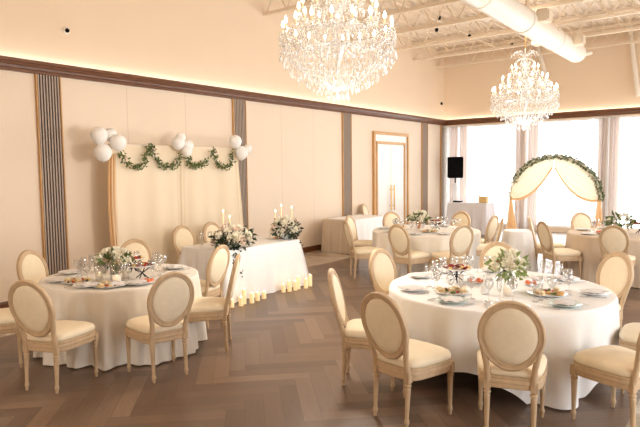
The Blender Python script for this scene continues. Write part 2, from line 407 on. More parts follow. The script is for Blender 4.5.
bm = bmesh.new(); tube(bm, [(0.1, 14.5, -0.05), (0.32, 14.54, 0.0)], 0.045, 10); obj('end_spout', bm, 'duct', d)
for y in (8.95, 10.6, 12.15, 13.8):
    for q in (-1, 1):
        bm = bmesh.new(); tube(bm, [(q*(R-0.01), y, 0), (q*0.2, y, 0.56)], 0.008, 5); obj('hanger_rod', bm, 'joist', d)
# sprinkler pipes and heads, diagonal braces
for x, lab in ((-6.3, 'thin pale sprinkler pipe under the deck, nearest the left wall'), (-5.3, 'thin pale sprinkler pipe left of the round duct'), (-2.2, 'thin pale sprinkler pipe right of the round duct')):
    bm = bmesh.new(); tube(bm, [(x, 6.0, 5.5), (x, L-0.05, 5.5)], 0.022, 8); solo('sprinkler_pipe', bm, 'joist', lab, 'pipe')
for (x, y), w in (((-5.9, 12.2), 'closest above the near chandelier side'), ((-6.45, 13.2), 'beside the left wall beyond the near chandelier'), ((-6.1, 14.4), 'left of the far chandelier'), ((-5.6, 16.2), 'closest to the window wall, left of the duct')):
    t = thing('ceiling_spotlight', 'small dark spotlight under the deck, ' + w, 'spotlight', (x, y, 5.36), group='small dark ceiling fittings')
    bm = bmesh.new(); lathe(bm, [(0, -0.05), (0.035, -0.045), (0.045, 0.02), (0.02, 0.05), (0.008, 0.06)], 12); obj('head', bm, 'black', t, 1)
    bm = bmesh.new(); tube(bm, [(0, 0, 0.05), (0, 0, 0.345)], 0.006, 6); obj('rod', bm, 'joist', t)
for (a, b), w in ((((-5.32, L-0.12, 5.65), (-4.85, L-0.12, 3.95)), 'behind the far chandelier'), (((-2.86, L-0.12, 5.68), (-2.62, L-0.12, 3.85)), 'right of the round duct')):
    bm = bmesh.new(); tube(bm, [a, b], 0.06, 12); ball(bm, b, 0.062, 2); solo('wall_brace', bm, 'duct', 'pale slanted pipe brace high on the window wall ' + w, 'brace', smooth=1)
# security camera & detector
t = thing('security_camera', 'small dark dome security camera on a white base high on the left wall', 'camera', (-D, 4.58, 4.04))
bm = bmesh.new(); lathe(bm, [(0, 0), (0.05, 0), (0.05, 0.02), (0.035, 0.03), (0, 0.03)], 18, Matrix.Rotation(PI/2, 4, 'Y')); obj('base', bm, 'duct', t, 0.6)
bm = bmesh.new(); ball(bm, (0.035, 0, 0), 0.034); obj('dome', bm, 'black', t, 3)
bm = bmesh.new(); box(bm, -D-0.01, -D+0.05, 17.3, 17.37, 4.0, 4.08, 0.01); solo('motion_sensor', bm, 'black', 'tiny dark sensor high in the corner by the window wall', 'sensor')

# ------------------------------------------------------------------ curtains
def curtain(x0, x1, lab, seed, mats=('curtain', 'sheer')):
    rnd = random.Random(seed); ph = rnd.random()*6; w = x1-x0
    t = thing('window_curtain', lab, 'curtain', ((x0+x1)/2, L-0.16, 0), group='floor length window curtains')
    def sheet(a, b, name, m, off, nf):
        bm = bmesh.new()
        def f(u, v):
            x = a+(b-a)*u; z = 0.03+3.25*v; amp = 0.05*(0.75+0.25*v)
            return Vector((x-(x0+x1)/2 + 0.015*math.sin(nf*2*PI*u*1.3+ph+2*v), off+amp*math.sin(nf*2*PI*u+ph)+0.012*math.sin(nf*5.1*u+3*v+ph), z))
        grid(bm, f, int(nf*10), 8); obj(name, bm, m, t, 3)
    sheet(x0, x0+w*.30, 'sheer_panel', mats[1], 0.0, 4)
    sheet(x0+w*.26, x0+w*.58, 'drape_panel', mats[0], 0.01, 3)
    sheet(x0+w*.55, x0+w*.70, 'sheer_panel', mats[1], 0.0, 2)
    sheet(x0+w*.67, x1, 'drape_panel', mats[0], 0.01, 3)
    bm = bmesh.new(); tube(bm, [(-w/2-0.05, 0, 3.285), (w/2+0.05, 0, 3.285)], 0.012, 8); obj('curtain_track', bm, 'frame', t)
curtain(-8.22, -7.42, 'taupe and white curtain in the left corner behind the loudspeaker', 1)
curtain(-6.10, -5.18, 'taupe and white curtain left of centre behind the flower arch', 2)
curtain(-3.74, -3.03, 'taupe and white curtain on the right beside the flower arch', 3)
curtain(-1.45, -0.7, 'taupe and white curtain at the far right of the window wall', 4)

# ------------------------------------------------------------------ chair
def seat_outline(s=1.0, n=40):
    pts = []
    for k in range(n):
        a = 2*PI*k/n; c, q = math.cos(a), math.sin(a)
        e = 0.42
        x = math.copysign(abs(c)**e, c); y = math.copysign(abs(q)**e, q)
        hw = 0.243+0.030*y
        pts.append((x*hw*s, (y*0.24 + (0.025*(1-x*x) if y > 0 else 0.0))*s+0.020))
    return pts
def loft(bm, layers, cap=True):
    rings = [[bm.verts.new((x, y, z)) for x, y in seat_outline(s)] for z, s in layers]
    for a, b in zip(rings, rings[1:]):
        n = len(a)
        for k in range(n): bm.faces.new((a[k], a[(k+1) % n], b[(k+1) % n], b[k]))
    bm.faces.new(rings[0][::-1])
    if cap: bm.faces.new(rings[-1])
    return rings
def yb(z): return -0.205-(z-0.44)*0.24
def make_chair():
    t = thing('dining_chair', 'x', 'chair')
    bm = bmesh.new()
    loft(bm, [(0.355, .93), (0.36, .97), (0.375, .985), (0.385, .97), (0.395, .97), (0.40, 1.0), (0.418, 1.0), (0.424, .985), (0.43, .985), (0.436, 1.0), (0.448, .99)])
    obj('seat_frame', bm, 'wood', t, 0.7)
    bm = bmesh.new()
    rr = [(0.448, .955), (0.462, .99), (0.482, .99), (0.502, .955), (0.516, .86), (0.526, .65), (0.531, .35), (0.532, .05)]
    loft(bm, rr); obj('seat_cushion', bm, 'cushion', t, 1.2)
    legp = [(0.0, 0.0), (0.011, 0.0), (0.014, 0.012), (0.0145, 0.03), (0.018, 0.035), (0.0205, 0.05), (0.018, 0.065), (0.0145, 0.072), (0.0155, 0.10), (0.0215, 0.285), (0.0225, 0.292), (0.0225, 0.30), (0.018, 0.306), (0.018, 0.312), (0.0265, 0.318), (0.0265, 0.328), (0.019, 0.334), (0.023, 0.342), (0.025, 0.36), (0.025, 0.40), (0, 0.40)]
    def leg(x, y, splay):
        bm = bmesh.new(); sh = Matrix.Shear('XY', 4, (0, splay)) if False else Matrix.Identity(4)
        lathe(bm, legp, 14)
        for v in bm.verts: v.co.y += splay*(0.40-v.co.z); v.co.x += x; v.co.y += y
        box(bm, x-0.025, x+0.025, y-0.025, y+0.025, 0.345, 0.425, 0.004)
        obj('leg', bm, 'wood', t, 0.7)
    for s in (-1, 1): leg(s*0.228, 0.225, 0.0)
    for s in (-1, 1): leg(s*0.158, -0.195, -0.05)
    # oval back frame, raked
    cz = 0.757; hw, hh = 0.200, 0.240
    def wz(a): return 1-0.10*max(0.0, -math.sin(a))**1.5 + 0.03*max(0.0, math.sin(a))*abs(math.cos(a))
    def P(a, k=1.0, off=0.0):
        z = cz+hh*k*math.sin(a); return Vector((hw*k*wz(a)*math.cos(a), yb(z)+off, z))
    bm = bmesh.new(); sec = [(-0.026, 0.010), (-0.020, 0.019), (0.0, 0.016), (0.011, 0.022), (0.022, 0.016), (0.025, 0.0), (0.022, -0.016), (0.011, -0.022), (0.0, -0.016), (-0.020, -0.019), (-0.026, -0.010)]
    N = 48; rings = []
    for i in range(N):
        a = 2*PI*i/N; ring = []
        for dr, dy in sec:
            z = cz+(hh+dr)*math.sin(a); ring.append(bm.verts.new(((hw*wz(a)+dr)*math.cos(a), yb(z)+dy, z)))
        rings.append(ring)
    for i in range(N):
        A, B = rings[i], rings[(i+1) % N]; n_ = len(sec)
        for k in range(n_): bm.faces.new((A[k], B[k], B[(k+1) % n_], A[(k+1) % n_]))
    for s in (-1, 1):
        tube(bm, [(s*0.158, -0.198, 0.40), (s*0.158, yb(0.46), 0.46), (s*0.163, yb(0.53), 0.53), (s*0.176, yb(0.60), 0.60), (s*0.192, yb(0.68), 0.68), (s*0.206, yb(0.75), 0.75)], [0.025, 0.023, 0.021, 0.021, 0.020, 0.014], 10)
    obj('back_frame', bm, 'wood', t, 0.7)
    bm = bmesh.new()
    for side in (-1, 1):
        rings = []
        for k, o in ((0.90, 0.010), (0.86, 0.017), (0.7, 0.024), (0.45, 0.029), (0.2, 0.031)):
            rings.append([bm.verts.new(P(2*PI*i/36, k, side*o)) for i in range(36)])
        c = bm.verts.new(P(0, 0, side*0.0315))
        for A, B in zip(rings, rings[1:]):
            for i in range(36): bm.faces.new((A[i], A[(i+1) % 36], B[(i+1) % 36], B[i]) if side < 0 else (A[(i+1) % 36], A[i], B[i], B[(i+1) % 36]))
        for i in range(36): bm.faces.new((rings[-1][i], rings[-1][(i+1) % 36], c) if side < 0 else (rings[-1][(i+1) % 36], rings[-1][i], c))
        if side < 0: back = rings[0]
        else:
            for i in range(36): bm.faces.new((back[(i+1) % 36], back[i], rings[0][i], rings[0][(i+1) % 36]))
    obj('backrest', bm, 'cushion', t, 1.2)
    return t
TN = {'L': 'left round table', 'N': 'near right round table', 'M': 'middle round table', 'R': 'far right round table'}
chairs = [  # table, x, y, facing degrees, label
    ('L', -4.99, 2.54, 112, 'cream oval-back chair turned away at the near left front of the left round table'),
    ('L', -6.42, 3.26, 22, 'cream oval-back chair by the slatted wall stripe, far left side of the left round table'),
    ('L', -6.02, 2.45, 60, 'cream chair cut by the left picture edge, only its seat showing'),
    ('L', -6.35, 4.27, -40, 'cream oval-back chair behind the left round table, before the champagne drape'),
    ('L', -4.45, 3.26, 166, 'cream oval-back chair at the front right of the left round table'),
    ('L', -4.66, 4.04, 220, 'cream oval-back chair seen edge-on right of the left round table'),
    ('L', -5.48, 4.63, 194, 'cream oval-back chair between the left round table and the head table'),
    ('N', -2.74, 4.26, 28, 'cream oval-back chair seen edge-on at the left of the near right table'),
    ('N', -2.10, 3.84, 79, 'large cream oval-back chair turned away at the front left of the near right table'),
    ('N', -1.39, 4.10, 108, 'nearest cream oval-back chair, back squarely to the viewer, before the near right table'),
    ('N', -3.04, 5.43, -8, 'cream oval-back chair tucked in at the far left of the near right table'),
    ('N', -2.35, 6.47, -68, 'cream oval-back chair behind the flowers of the near right table'),
    ('N', -1.31, 6.35, 237, 'cream oval-back chair behind the far right edge of the near right table'),
    ('N', -0.74, 4.60, 154, 'large cream chair cut by the right picture edge, its seat toward the near right table'),
    ('N', -0.62, 5.50, 182, 'cream chair half hidden at the right picture edge behind the large one'),
    ('M', -5.50, 8.42, 48, 'cream oval-back chair with full legs visible at the left front of the middle table'),
    ('M', -6.05, 9.28, 12, 'cream chair behind the left front one of the middle table'),
    ('M', -4.57, 8.40, 80, 'tan-backed oval chair turned away at the front of the middle table'),
    ('M', -3.98, 8.72, 150, 'tan-backed oval chair at the front right of the middle table'),
    ('M', -5.88, 10.32, -30, 'cream oval-back chair behind the left side of the middle table'),
    ('M', -4.93, 10.95, -92, 'cream oval-back chair behind the middle table, before the speaker table'),
    ('M', -4.29, 10.65, 175, 'oval chair seen nearly side-on, right of the middle table'),
    ('M', -3.92, 9.95, 203, 'edge-on cream oval chair beside the small white table, facing the middle table'),
    ('R', -3.00, 10.77, 15, 'edge-on cream oval chair just right of the small white table'),
    ('R', -2.61, 10.08, 45, 'tan-backed oval chair at the left front of the far right table'),
    ('R', -2.57, 11.95, -50, 'cream oval-back chair behind the far right table under the arch'),
    ('R', -1.71, 10.00, 87, 'oval-back chair squarely turned away at the front of the far right table'),
    ('H', -7.27, 6.05, -4, 'cream oval-back chair at the left behind the head table'),
    ('H', -7.31, 6.75, 0, 'cream oval-back chair on the right behind the head table, beside the flowers'),
    ('G', -7.86, 12.60, 15, 'small far cream oval-back chair behind the gift table by the wall'),
]
proto = make_chair(); first = True
for tb, x, y, a, lab in chairs:
    c = proto if first else copy_tree(proto); first = False
    c.location = (x, y, 0); c.rotation_euler = (0, 0, math.radians(a-90)); c['label'] = lab
    c['group'] = {'H': 'chairs at the head table', 'G': 'chair at the gift table'}.get(tb, 'chairs around the ' + TN.get(tb, ''))

# ------------------------------------------------------------------ tables and cloths
tables = {'L': (-5.59, 3.61, 0.84), 'N': (-1.96, 5.34, 1.04), 'M': (-4.92, 9.65, 1.0), 'R': (-1.72, 11.0, 0.98)}
def round_cloth(R, seed, nf, drop=0.752, amp=0.05, flare=0.05, top=0.765, sq=None, rot=0, bump=(), bamp=.17):
    rnd = random.Random(seed); p1, p2 = rnd.random()*6, rnd.random()*6; NA = 240; bm = bmesh.new()
    radii = [0.0001, 0.3, 0.6, 0.85, 0.97]
    rings = []
    for rr in radii: rings.append([(R*rr*math.cos(2*PI*k/NA), R*rr*math.sin(2*PI*k/NA), top) for k in range(NA)])
    ss = [0, .01, .02, .035, .06, .12, .2, .3, .4, .52, .64, .76, .88, 1.0]
    for s in ss:
        ring = []
        for k in range(NA):
            a = 2*PI*k/NA
            if sq:
                ln = sq/max(abs(math.cos(a-rot)), abs(math.sin(a-rot)))-R; ln = min(max(ln, 0.03), drop); 
            else: ln = drop
            d = s*ln
            fold = math.sin(nf*a+p1)+0.45*math.sin((nf*0.5+1)*a+p2)+0.3*math.sin(2.3*nf*a+p2)
            g = min(1, d/0.75)**0.8
            w = amp*g*fold
            for q in bump:
                da = (math.degrees(a)-q+180) % 360-180; w += bamp*g*math.exp(-(da/6.5)**2)
            cr = min(d, 0.03)
            r = R*0.985 + (0.015*R)*(math.sin(min(d/0.03, 1)*PI/2)) + flare*g + w
            z = top-d + (0.0 if d > 0.03 else 0.35*d)
            if d <= 0.0301: z = top-(1-math.cos(min(d/0.03, 1)*PI/2))*0.03
            ring.append((r*math.cos(a), r*math.sin(a), max(z, 0.006)))
        rings.append(ring)
    V = [[bm.verts.new(p) for p in ring] for ring in rings]
    for A, B in zip(V, V[1:]):
        for k in range(NA): bm.faces.new((A[k], B[k], B[(k+1) % NA], A[(k+1) % NA]))
    bmesh.ops.contextual_create(bm, geom=V[0])
    return bm
clothlab = {'L': 'ivory floor-length cloth with soft folds on the left round table', 'N': 'white floor-length cloth on the near right round table', 'M': 'beige ivory floor-length cloth on the middle round table', 'R': 'beige floor-length cloth on the far right round table'}
for k, (x, y, R) in tables.items():
    t = thing('round_table', 'round banquet table hidden under cloth, the ' + TN[k], 'table', (x, y, 0), group='round banquet tables')
    bm = bmesh.new(); lathe(bm, [(0, .73), (R-0.03, .73), (R-0.02, .74), (R-0.02, .755), (R-0.03, .76), (0, .76)], 48); obj('tabletop', bm, 'oak', t, 0.6)
    bm = bmesh.new(); lathe(bm, [(0, 0.002), (0.3, 0.002), (0.3, .03), (0.06, .06), (0.05, .68), (0.15, .729), (0, .729)], 24); obj('pedestal', bm, 'darkmetal', t, 0.6)
    bm = round_cloth(R, ord(k), {'L': 17, 'N': 14, 'M': 19, 'R': 15}[k], flare={'L': .02, 'N': -.02, 'M': .0, 'R': .03}[k], amp={'L': .06, 'N': .045, 'M': .04, 'R': .04}[k], sq=R+.52 if k == 'N' else None, rot=math.radians(-40+45), bump={'N': (-40, 50, 140, 230), 'L': (-14, 8)}.get(k, ()), bamp=.05 if k == 'N' else .17); solo('tablecloth', bm, {'L': 'cloth', 'N': 'whitecloth', 'M': 'cloth', 'R': 'beigecloth'}[k], clothlab[k], 'tablecloth', (x, y, 0), group='round tablecloths', smooth=3)
# rectangular cloth
def rect_cloth(hx, hy, h, seed, flare=0.08, nf=9, drop=None, amp=0.018):
    rnd = random.Random(seed); ph = rnd.random()*6; bm = bmesh.new(); per = []
    n = 40
    for s in range(4):
        for i in range(n):
            u = -1+2*i/n
            x, y = [(u, -1), (1, u), (-u, 1), (-1, -u)][s]; per.append((x, y))
    rings = []
    for sc in (0.001, 0.5, 0.94): rings.append([(x*hx*sc, y*hy*sc, h) for x, y in per])
    drop = drop or h
    for s in (0, .02, .05, .15, .3, .5, .7, .85, 1.0):
        ring = []
        for i, (x, y) in enumerate(per):
            cx = max(0, min(abs(x), abs(y))-0.8)/0.2; g = s**0.9
            a = 2*PI*i/len(per); w = amp*g*(math.sin(nf*2*a+ph)+0.5*math.sin(nf*3.4*a+ph))
            ox = (flare*g*(0.35+0.65*cx)+w)*(1 if abs(x) >= 0.999 else 0.35*cx); oy = (flare*g*(0.35+0.65*cx)+w)*(1 if abs(y) >= 0.999 else 0.35*cx)
            ring.append((x*hx+math.copysign(ox, x), y*hy+math.copysign(oy, y), max(0.006, h-drop*s)))
        rings.append(ring)
    V = [[bm.verts.new(p) for p in r] for r in rings]; N_ = len(per)
    for A, B in zip(V, V[1:]):
        for k in range(N_): bm.faces.new((A[k], B[k], B[(k+1) % N_], A[(k+1) % N_]))
    bmesh.ops.contextual_create(bm, geom=V[0])
    bmesh.ops.recalc_face_normals(bm, faces=bm.faces[:]); return bm
def rect_table(lab, x, y, hx, hy, h):
    t = thing('folding_table', lab, 'table', (x, y, 0), group='cloth covered rectangular tables')
    bm = bmesh.new(); box(bm, -hx+0.01, hx-0.01, -hy+0.01, hy-0.01, h-0.05, h-0.012, 0.006); obj('tabletop', bm, 'oak', t)
    for a in (-1, 1):
        for b in (-1, 1):
            bm = bmesh.new(); tube(bm, [(a*(hx-0.08), b*(hy-0.1), 0.0), (a*(hx-0.08), b*(hy-0.1), h-0.05)], 0.014); obj('leg', bm, 'darkmetal', t)
rect_table('long head table under white cloth before the drape', -6.48, 6.39, 0.46, 0.82, 0.765)
solo('tablecloth', rect_cloth(0.475, 0.835, 0.768, 3, flare=0.12), 'whitecloth', 'white cloth over the long head table beside the floor candles', 'tablecloth', (-6.48, 6.39, 0), smooth=3)
rect_table('gift table against the left wall, cloth covered', -7.62, 11.3, 0.38, 0.76, 0.765)
solo('tablecloth', rect_cloth(0.40, 0.78, 0.768, 5, flare=0.05), 'beigecloth', 'beige cloth over the gift table against the left wall', 'tablecloth', (-7.62, 11.3, 0), smooth=3)
bm = rect_cloth(0.415, 0.70, 0.776, 6, flare=0.055, drop=0.70); 
bmesh.ops.delete(bm, geom=[f for f in bm.faces if f.calc_center_median().x < -0.36 or abs(f.calc_center_median().y) > 0.715], context='FACES')
solo('runner_cloth', bm, 'whitecloth', 'bright white cloth laid over the front of the gift table', 'tablecloth', (-7.615, 11.36, 0), smooth=3)
rect_table('speaker and music table in the far left corner', -6.72, 16.1, 0.56, 0.30, 0.90)
solo('tablecloth', rect_cloth(0.585, 0.32, 0.905, 8, flare=0.06), 'greycloth', 'pale grey-white cloth on the table in the far left corner', 'tablecloth', (-6.72, 16.1, 0), smooth=3)
# small white table
t = thing('pedestal_table', 'small round pedestal table under white cloth between the two far tables', 'table', (-3.47, 10.50, 0))
bm = bmesh.new(); lathe(bm, [(0, .73), (0.25, .73), (0.25, .755), (0, .755)], 32); obj('tabletop', bm, 'oak', t)
bm = bmesh.new(); lathe(bm, [(0, .002), (0.2, .002), (0.2, .02), (0.03, .04), (0.03, .73), (0, .73)], 20); obj('pedestal', bm, 'darkmetal', t)
solo('tablecloth', round_cloth(0.25, 11, 9, amp=0.02, flare=0.10), 'whitecloth', 'white floor-length cloth on the small pedestal table in front of the arch', 'tablecloth', (-3.47, 10.50, 0), smooth=3)

# ------------------------------------------------------------------ flowers
def leaf(bm, c, d, up, ln, w):
    d = d.normalized(); s = d.cross(up)
    s = s.normalized() if s.length > 1e-4 else d.orthogonal().normalized(); nrm = s.cross(d)
    a = bm.verts.new(c); m1 = bm.verts.new(c+d*ln*0.5+nrm*w*0.15); tip = bm.verts.new(c+d*ln-nrm*w*0.2)
    l = bm.verts.new(c+d*ln*0.45+s*w*0.5+nrm*w*0.35); r = bm.verts.new(c+d*ln*0.45-s*w*0.5+nrm*w*0.35)
    bm.faces.new((a, m1, l)); bm.faces.new((a, r, m1)); bm.faces.new((l, m1, tip)); bm.faces.new((m1, r, tip))
def rv(rnd): 
    while 1:
        v = Vector((rnd.uniform(-1, 1), rnd.uniform(-1, 1), rnd.uniform(-1, 1)))
        if 0.1 < v.length < 1: return v.normalized()
def make_bloom(r=1.0):
    bm = bmesh.new(); rnd = random.Random(5)
    for ring, (npet, rr, tilt, h) in enumerate(((6, 1.0, 0.9, 0.55), (5, 0.78, 0.6, 0.72), (4, 0.52, 0.3, 0.82), (3, 0.3, 0.12, 0.88))):
        for k in range(npet):
            a0 = 2*PI*(k+0.37*ring)/npet; w = 2*PI/npet*0.72
            P = []
            for i in range(4):
                row = []
                for j in range(4):
                    a = a0+w*(i/3-0.5)*(0.5+0.5*j/3); q = j/3
                    rad = rr*(0.25+0.75*math.sin(q*PI/2)**(0.8)); z = h*(q**1.4) - 0.12*q*q*(2 if ring == 0 else 0)
                    rad *= 1+0.05*rnd.uniform(-1, 1)
                    row.append(bm.verts.new((rad*math.cos(a), rad*math.sin(a), z)))
                P.append(row)
            for i in range(3):
                for j in range(3): bm.faces.new((P[i][j], P[i+1][j], P[i+1][j+1], P[i][j+1]))
    ball(bm, (0, 0, 0.3), 0.33, 1)
    me = bpy.data.meshes.new('bloom'); bm.to_mesh(me); bm.free(); me.shade_smooth(); return me
bloom_me = make_bloom(); bloom_me.materials.append(M['petal'])
bloom_pink = bloom_me.copy(); bloom_pink.materials.clear(); bloom_pink.materials.append(M['petalpink'])
def add_bloom(parent, c, d, r, pink=False):
    o = bpy.data.objects.new('bloom', bloom_pink if pink else bloom_me); C.objects.link(o); o.parent = parent
    o.location = c; o.scale = (r, r, r); o.rotation_euler = Vector(d).to_track_quat('Z', 'Y').to_euler(); return o
def arrangement(name, lab, loc, group, rx, ry, rz, cz, nb, br, nl, ls, seed, vase=None, leafm='leaf', trail=None, pink=0.0, spread=1.0):
    rnd = random.Random(seed); t = thing(name, lab, 'flowers', loc, group=group)
    pts = []
    for i in range(nb):
        for _ in range(30):
            d = rv(rnd); 
            if d.z < -0.15: continue
            p = Vector((d.x*rx, d.y*ry, d.z*rz))*rnd.uniform(0.75, 1.0)
            if all((p-q).length > br*1.35 for q in pts): break
        pts.append(p); add_bloom(t, p+Vector((0, 0, cz)), d+Vector((0, 0, 0.3)), br*rnd.uniform(0.75, 1.15), rnd.random() < pink)
    bm = bmesh.new()
    for i in range(nl):
        d = rv(rnd); d.z = d.z*0.7+0.1; p = Vector((d.x*rx, d.y*ry, d.z*rz))*rnd.uniform(0.5, spread*1.1)+Vector((0, 0, cz-0.01))
        leaf(bm, p, (d+rv(rnd)*0.6), rv(rnd), ls*rnd.uniform(0.7, 1.3), ls*0.5)
    if trail:
        for (dx, dy, dz, n_) in trail:
            for k in range(n_):
                f = k/n_; p = Vector((dx*f**0.7, dy*f**0.7, cz-0.03+dz*f*f))+rv(rnd)*0.03
                leaf(bm, p, rv(rnd)+Vector((dx, dy, dz-0.3)), rv(rnd), ls*rnd.uniform(0.6, 1.0), ls*0.4)
    if nl: tag(obj('foliage', bm, leafm, t), kind='stuff')
    if vase:
        prof, vm = vase; bm = bmesh.new(); lathe(bm, prof, 20); obj('vase', bm, vm, t, 0.8)
        if vm == 'glass':
            bm = bmesh.new()
            for k in range(7):
                a = rnd.random()*6; tube(bm, [(0.015*math.cos(a), 0.015*math.sin(a), 0.02), (0.03*math.cos(a+1), 0.03*math.sin(a+1), cz)], 0.003, 5)
            for k in range(14): leaf(bm, Vector((rnd.uniform(-.02, .02), rnd.uniform(-.02, .02), rnd.uniform(.03, .12))), rv(rnd), rv(rnd), 0.035, 0.015)
            obj('stems', bm, 'leaf', t)
    return t
ZT = 0.777
gvase = ([(0, 0), (0.045, 0), (0.05, 0.01), (0.05, 0.15), (0.047, 0.15), (0.046, 0.012), (0, 0.01)], 'glass')
cvase = ([(0, 0), (0.04, 0), (0.03, 0.02), (0.045, 0.06), (0.06, 0.13), (0.055, 0.13), (0.03, 0.05), (0, 0.04)], 'copper')
bvase = ([(0, 0), (0.05, 0), (0.10, 0.05), (0.11, 0.09), (0.10, 0.09), (0, 0.05)], 'china')
arrangement('flower_arrangement', 'cream roses and pale greenery in a glass vase on the near right table', (-1.80, 5.22, ZT), 'table centrepieces', .15, .15, .13, .22, 12, .055, 90, .08, 3, gvase, 'leaflight', spread=1.15)
arrangement('flower_arrangement', 'cream roses with green leaves in a glass vase on the left round table', (-5.36, 3.38, ZT), 'table centrepieces', .16, .16, .10, .22, 14, .058, 80, .08, 4, gvase, 'leaf')
arrangement('flower_arrangement', 'cream roses with dark leaves in a copper vase on the middle round table', (-5.12, 9.75, ZT), 'table centrepieces', .17, .17, .12, .20, 13, .062, 80, .09, 5, cvase, 'leaf')
arrangement('flower_arrangement', 'cream flowers and long green leaves leaning right on the far right table', (-1.85, 10.95, ZT), 'table centrepieces', .22, .20, .10, .20, 11, .05, 120, .10, 6, gvase, 'leaf', spread=1.2)
arrangement('flower_arrangement', 'large white floral spray with trailing greenery on the left end of the head table', (-6.12, 5.82, ZT), 'head table floral sprays', .24, .28, .20, .14, 30, .072, 260, .085, 7, bvase, 'leafdark', trail=[(.12, .02, -.5, 60), (.16, -.12, -.38, 40), (.05, -.40, -.03, 40), (.0, .42, -.06, 40)], pink=0.2)
arrangement('flower_arrangement', 'large white floral spray with trailing greenery on the right end of the head table', (-6.22, 7.12, ZT), 'head table floral sprays', .22, .26, .20, .15, 26, .072, 230, .08, 8, bvase, 'leafdark', trail=[(.20, .18, -.42, 60), (.22, .10, -.25, 30), (.0, .40, .03, 30)], pink=0.25)
arrangement('flower_arrangement', 'small posy in a glass on the corner music table', (-6.52, 16.05, 0.912), None, .08, .06, .06, .18, 5, .035, 40, .05, 9, gvase, 'leaf')
# drape backdrop
st = thing('backdrop_stand', 'slim stand holding up the champagne drape by the left wall', 'stand', (-7.98, 6.36, 0))
for s in (-1, 1):
    bm = bmesh.new(); tube(bm, [(0, s*1.34, 0.0), (0, s*1.34, 2.35)], 0.018); obj('pole', bm, 'duct', st)
    bm = bmesh.new(); box(bm, -0.2, 0.2, s*1.34-0.12, s*1.34+0.12, 0.001, 0.008); obj('base_plate', bm, 'duct', st)
bm = bmesh.new(); tube(bm, [(0, -1.36, 2.345), (0, 1.36, 2.345)], 0.016); obj('crossbar', bm, 'duct', st)
def drape_f(u, v):
    y = 5.0+2.71*u + (0.11*(1-v) if u > 0.9 else 0)*1.3*(u-0.9)/0.1
    y += 0.07*(u-0.5)*(1-v)
    gather = abs(math.sin(PI*u*2.0))
    x = -7.93 + 0.022*math.sin(2*PI*u*7+0.6*math.sin(3*v))*(0.15+0.85*(1-v)) + 0.03*math.sin(2*PI*u*3.3+1)*(1-v*0.7) + 0.03*max(0, 1-4*gather)*math.sin(2*PI*u*34)
    z = 0.03+2.33*v - 0.02*math.sin(PI*u*2)**2*v
    return Vector((x, y, z))
bm = bmesh.new(); grid(bm, drape_f, 200, 24); solo('backdrop_drape', bm, 'drape', 'champagne cream fabric backdrop hanging behind the head table', 'drape', smooth=3)
def side_f(u, v):
    return Vector((-7.90+0.04*math.sin(2*PI*u*3), 4.93+0.13*u+0.02*math.sin(6*v+1), 0.05+2.15*v))
bm = bmesh.new(); grid(bm, side_f, 30, 16); solo('side_drape', bm, 'peach', 'narrow peach scarf hanging at the left edge of the backdrop', 'drape', smooth=3)
# garlands
def garland(lab, pts, seed, blooms):
    rnd = random.Random(seed); t = thing('leaf_garland', lab, 'garland', (-7.84, pts[0][0], pts[0][1]), group='leaf garlands on the backdrop')
    o = Vector((-7.84, pts[0][0], pts[0][1])); P = [Vector((-7.84, a, b)) for a, b in pts]
    bm = bmesh.new(); st_ = bmesh.new(); sm = []
    for i in range(len(P)-1):
        p0, p1, p2, p3 = P[max(i-1, 0)], P[i], P[i+1], P[min(i+2, len(P)-1)]
        for k in range(8):
            s = k/8; sm.append(0.5*((2*p1)+(p2-p0)*s+(2*p0-5*p1+4*p2-p3)*s*s+(3*p1-p0-3*p2+p3)*s**3)-o)
    sm.append(P[-1]-o)
    tube(st_, sm, 0.005, 5); obj('vine', st_, 'leafdark', t)
    for p in sm:
        for k in range(4): leaf(bm, p+rv(rnd)*0.045, rv(rnd), rv(rnd), rnd.uniform(.04, .07), .035)
    tag(obj('leaves', bm, 'leaf', t), kind='stuff')
    for f in blooms: add_bloom(t, sm[int(f*(len(sm)-1))]+Vector((0.03, 0, 0)), (1, 0.1, 0.2), 0.035, True)
garland('leafy garland draped in swags across the left half of the backdrop', [(5.14, 2.21), (5.24, 2.06), (5.43, 1.99), (5.56, 2.08), (5.62, 2.24), (5.68, 2.33), (5.74, 2.2), (5.86, 2.04), (6.06, 1.99), (6.2, 2.06), (6.29, 2.2)], 1, (.05, .55))
garland('leafy garland hanging in a shallow swag right of the centre balloons', [(6.43, 2.17), (6.5, 2.05), (6.62, 2.01), (6.76, 2.04), (6.87, 2.08)], 2, ())
garland('leafy garland in a deep swag beside the right balloons', [(6.99, 2.30), (7.05, 2.19), (7.13, 2.06), (7.24, 1.99), (7.38, 2.0), (7.48, 2.10), (7.50, 2.28)], 3, (.95,))
def balloon(c, r, lab, grp):
    t = thing('balloon', lab, 'balloon', c, group=grp)
    bm = bmesh.new(); prof = [(0, r*1.02)]
    for k in range(1, 17):
        a = PI*k/17; prof.append((r*math.sin(a)*(1-0.06*max(0, -math.cos(a))), r*math.cos(a)*(1.0 if math.cos(a) > 0 else 1.12)))
    prof.append((r*0.05, -r*1.14)); prof.append((0.0, -r*1.14)); lathe(bm, prof[::-1], 24); obj('envelope', bm, 'balloon', t, 3)
    bm = bmesh.new(); lathe(bm, [(0, -r*1.22), (r*.09, -r*1.20), (r*.03, -r*1.13), (0, -r*1.13)], 10); obj('knot', bm, 'balloon', t)
BL = 'white balloon cluster at the left corner of the backdrop'; BC = 'white balloon cluster at the centre of the backdrop'; BR = 'white balloon cluster at the right corner of the backdrop'
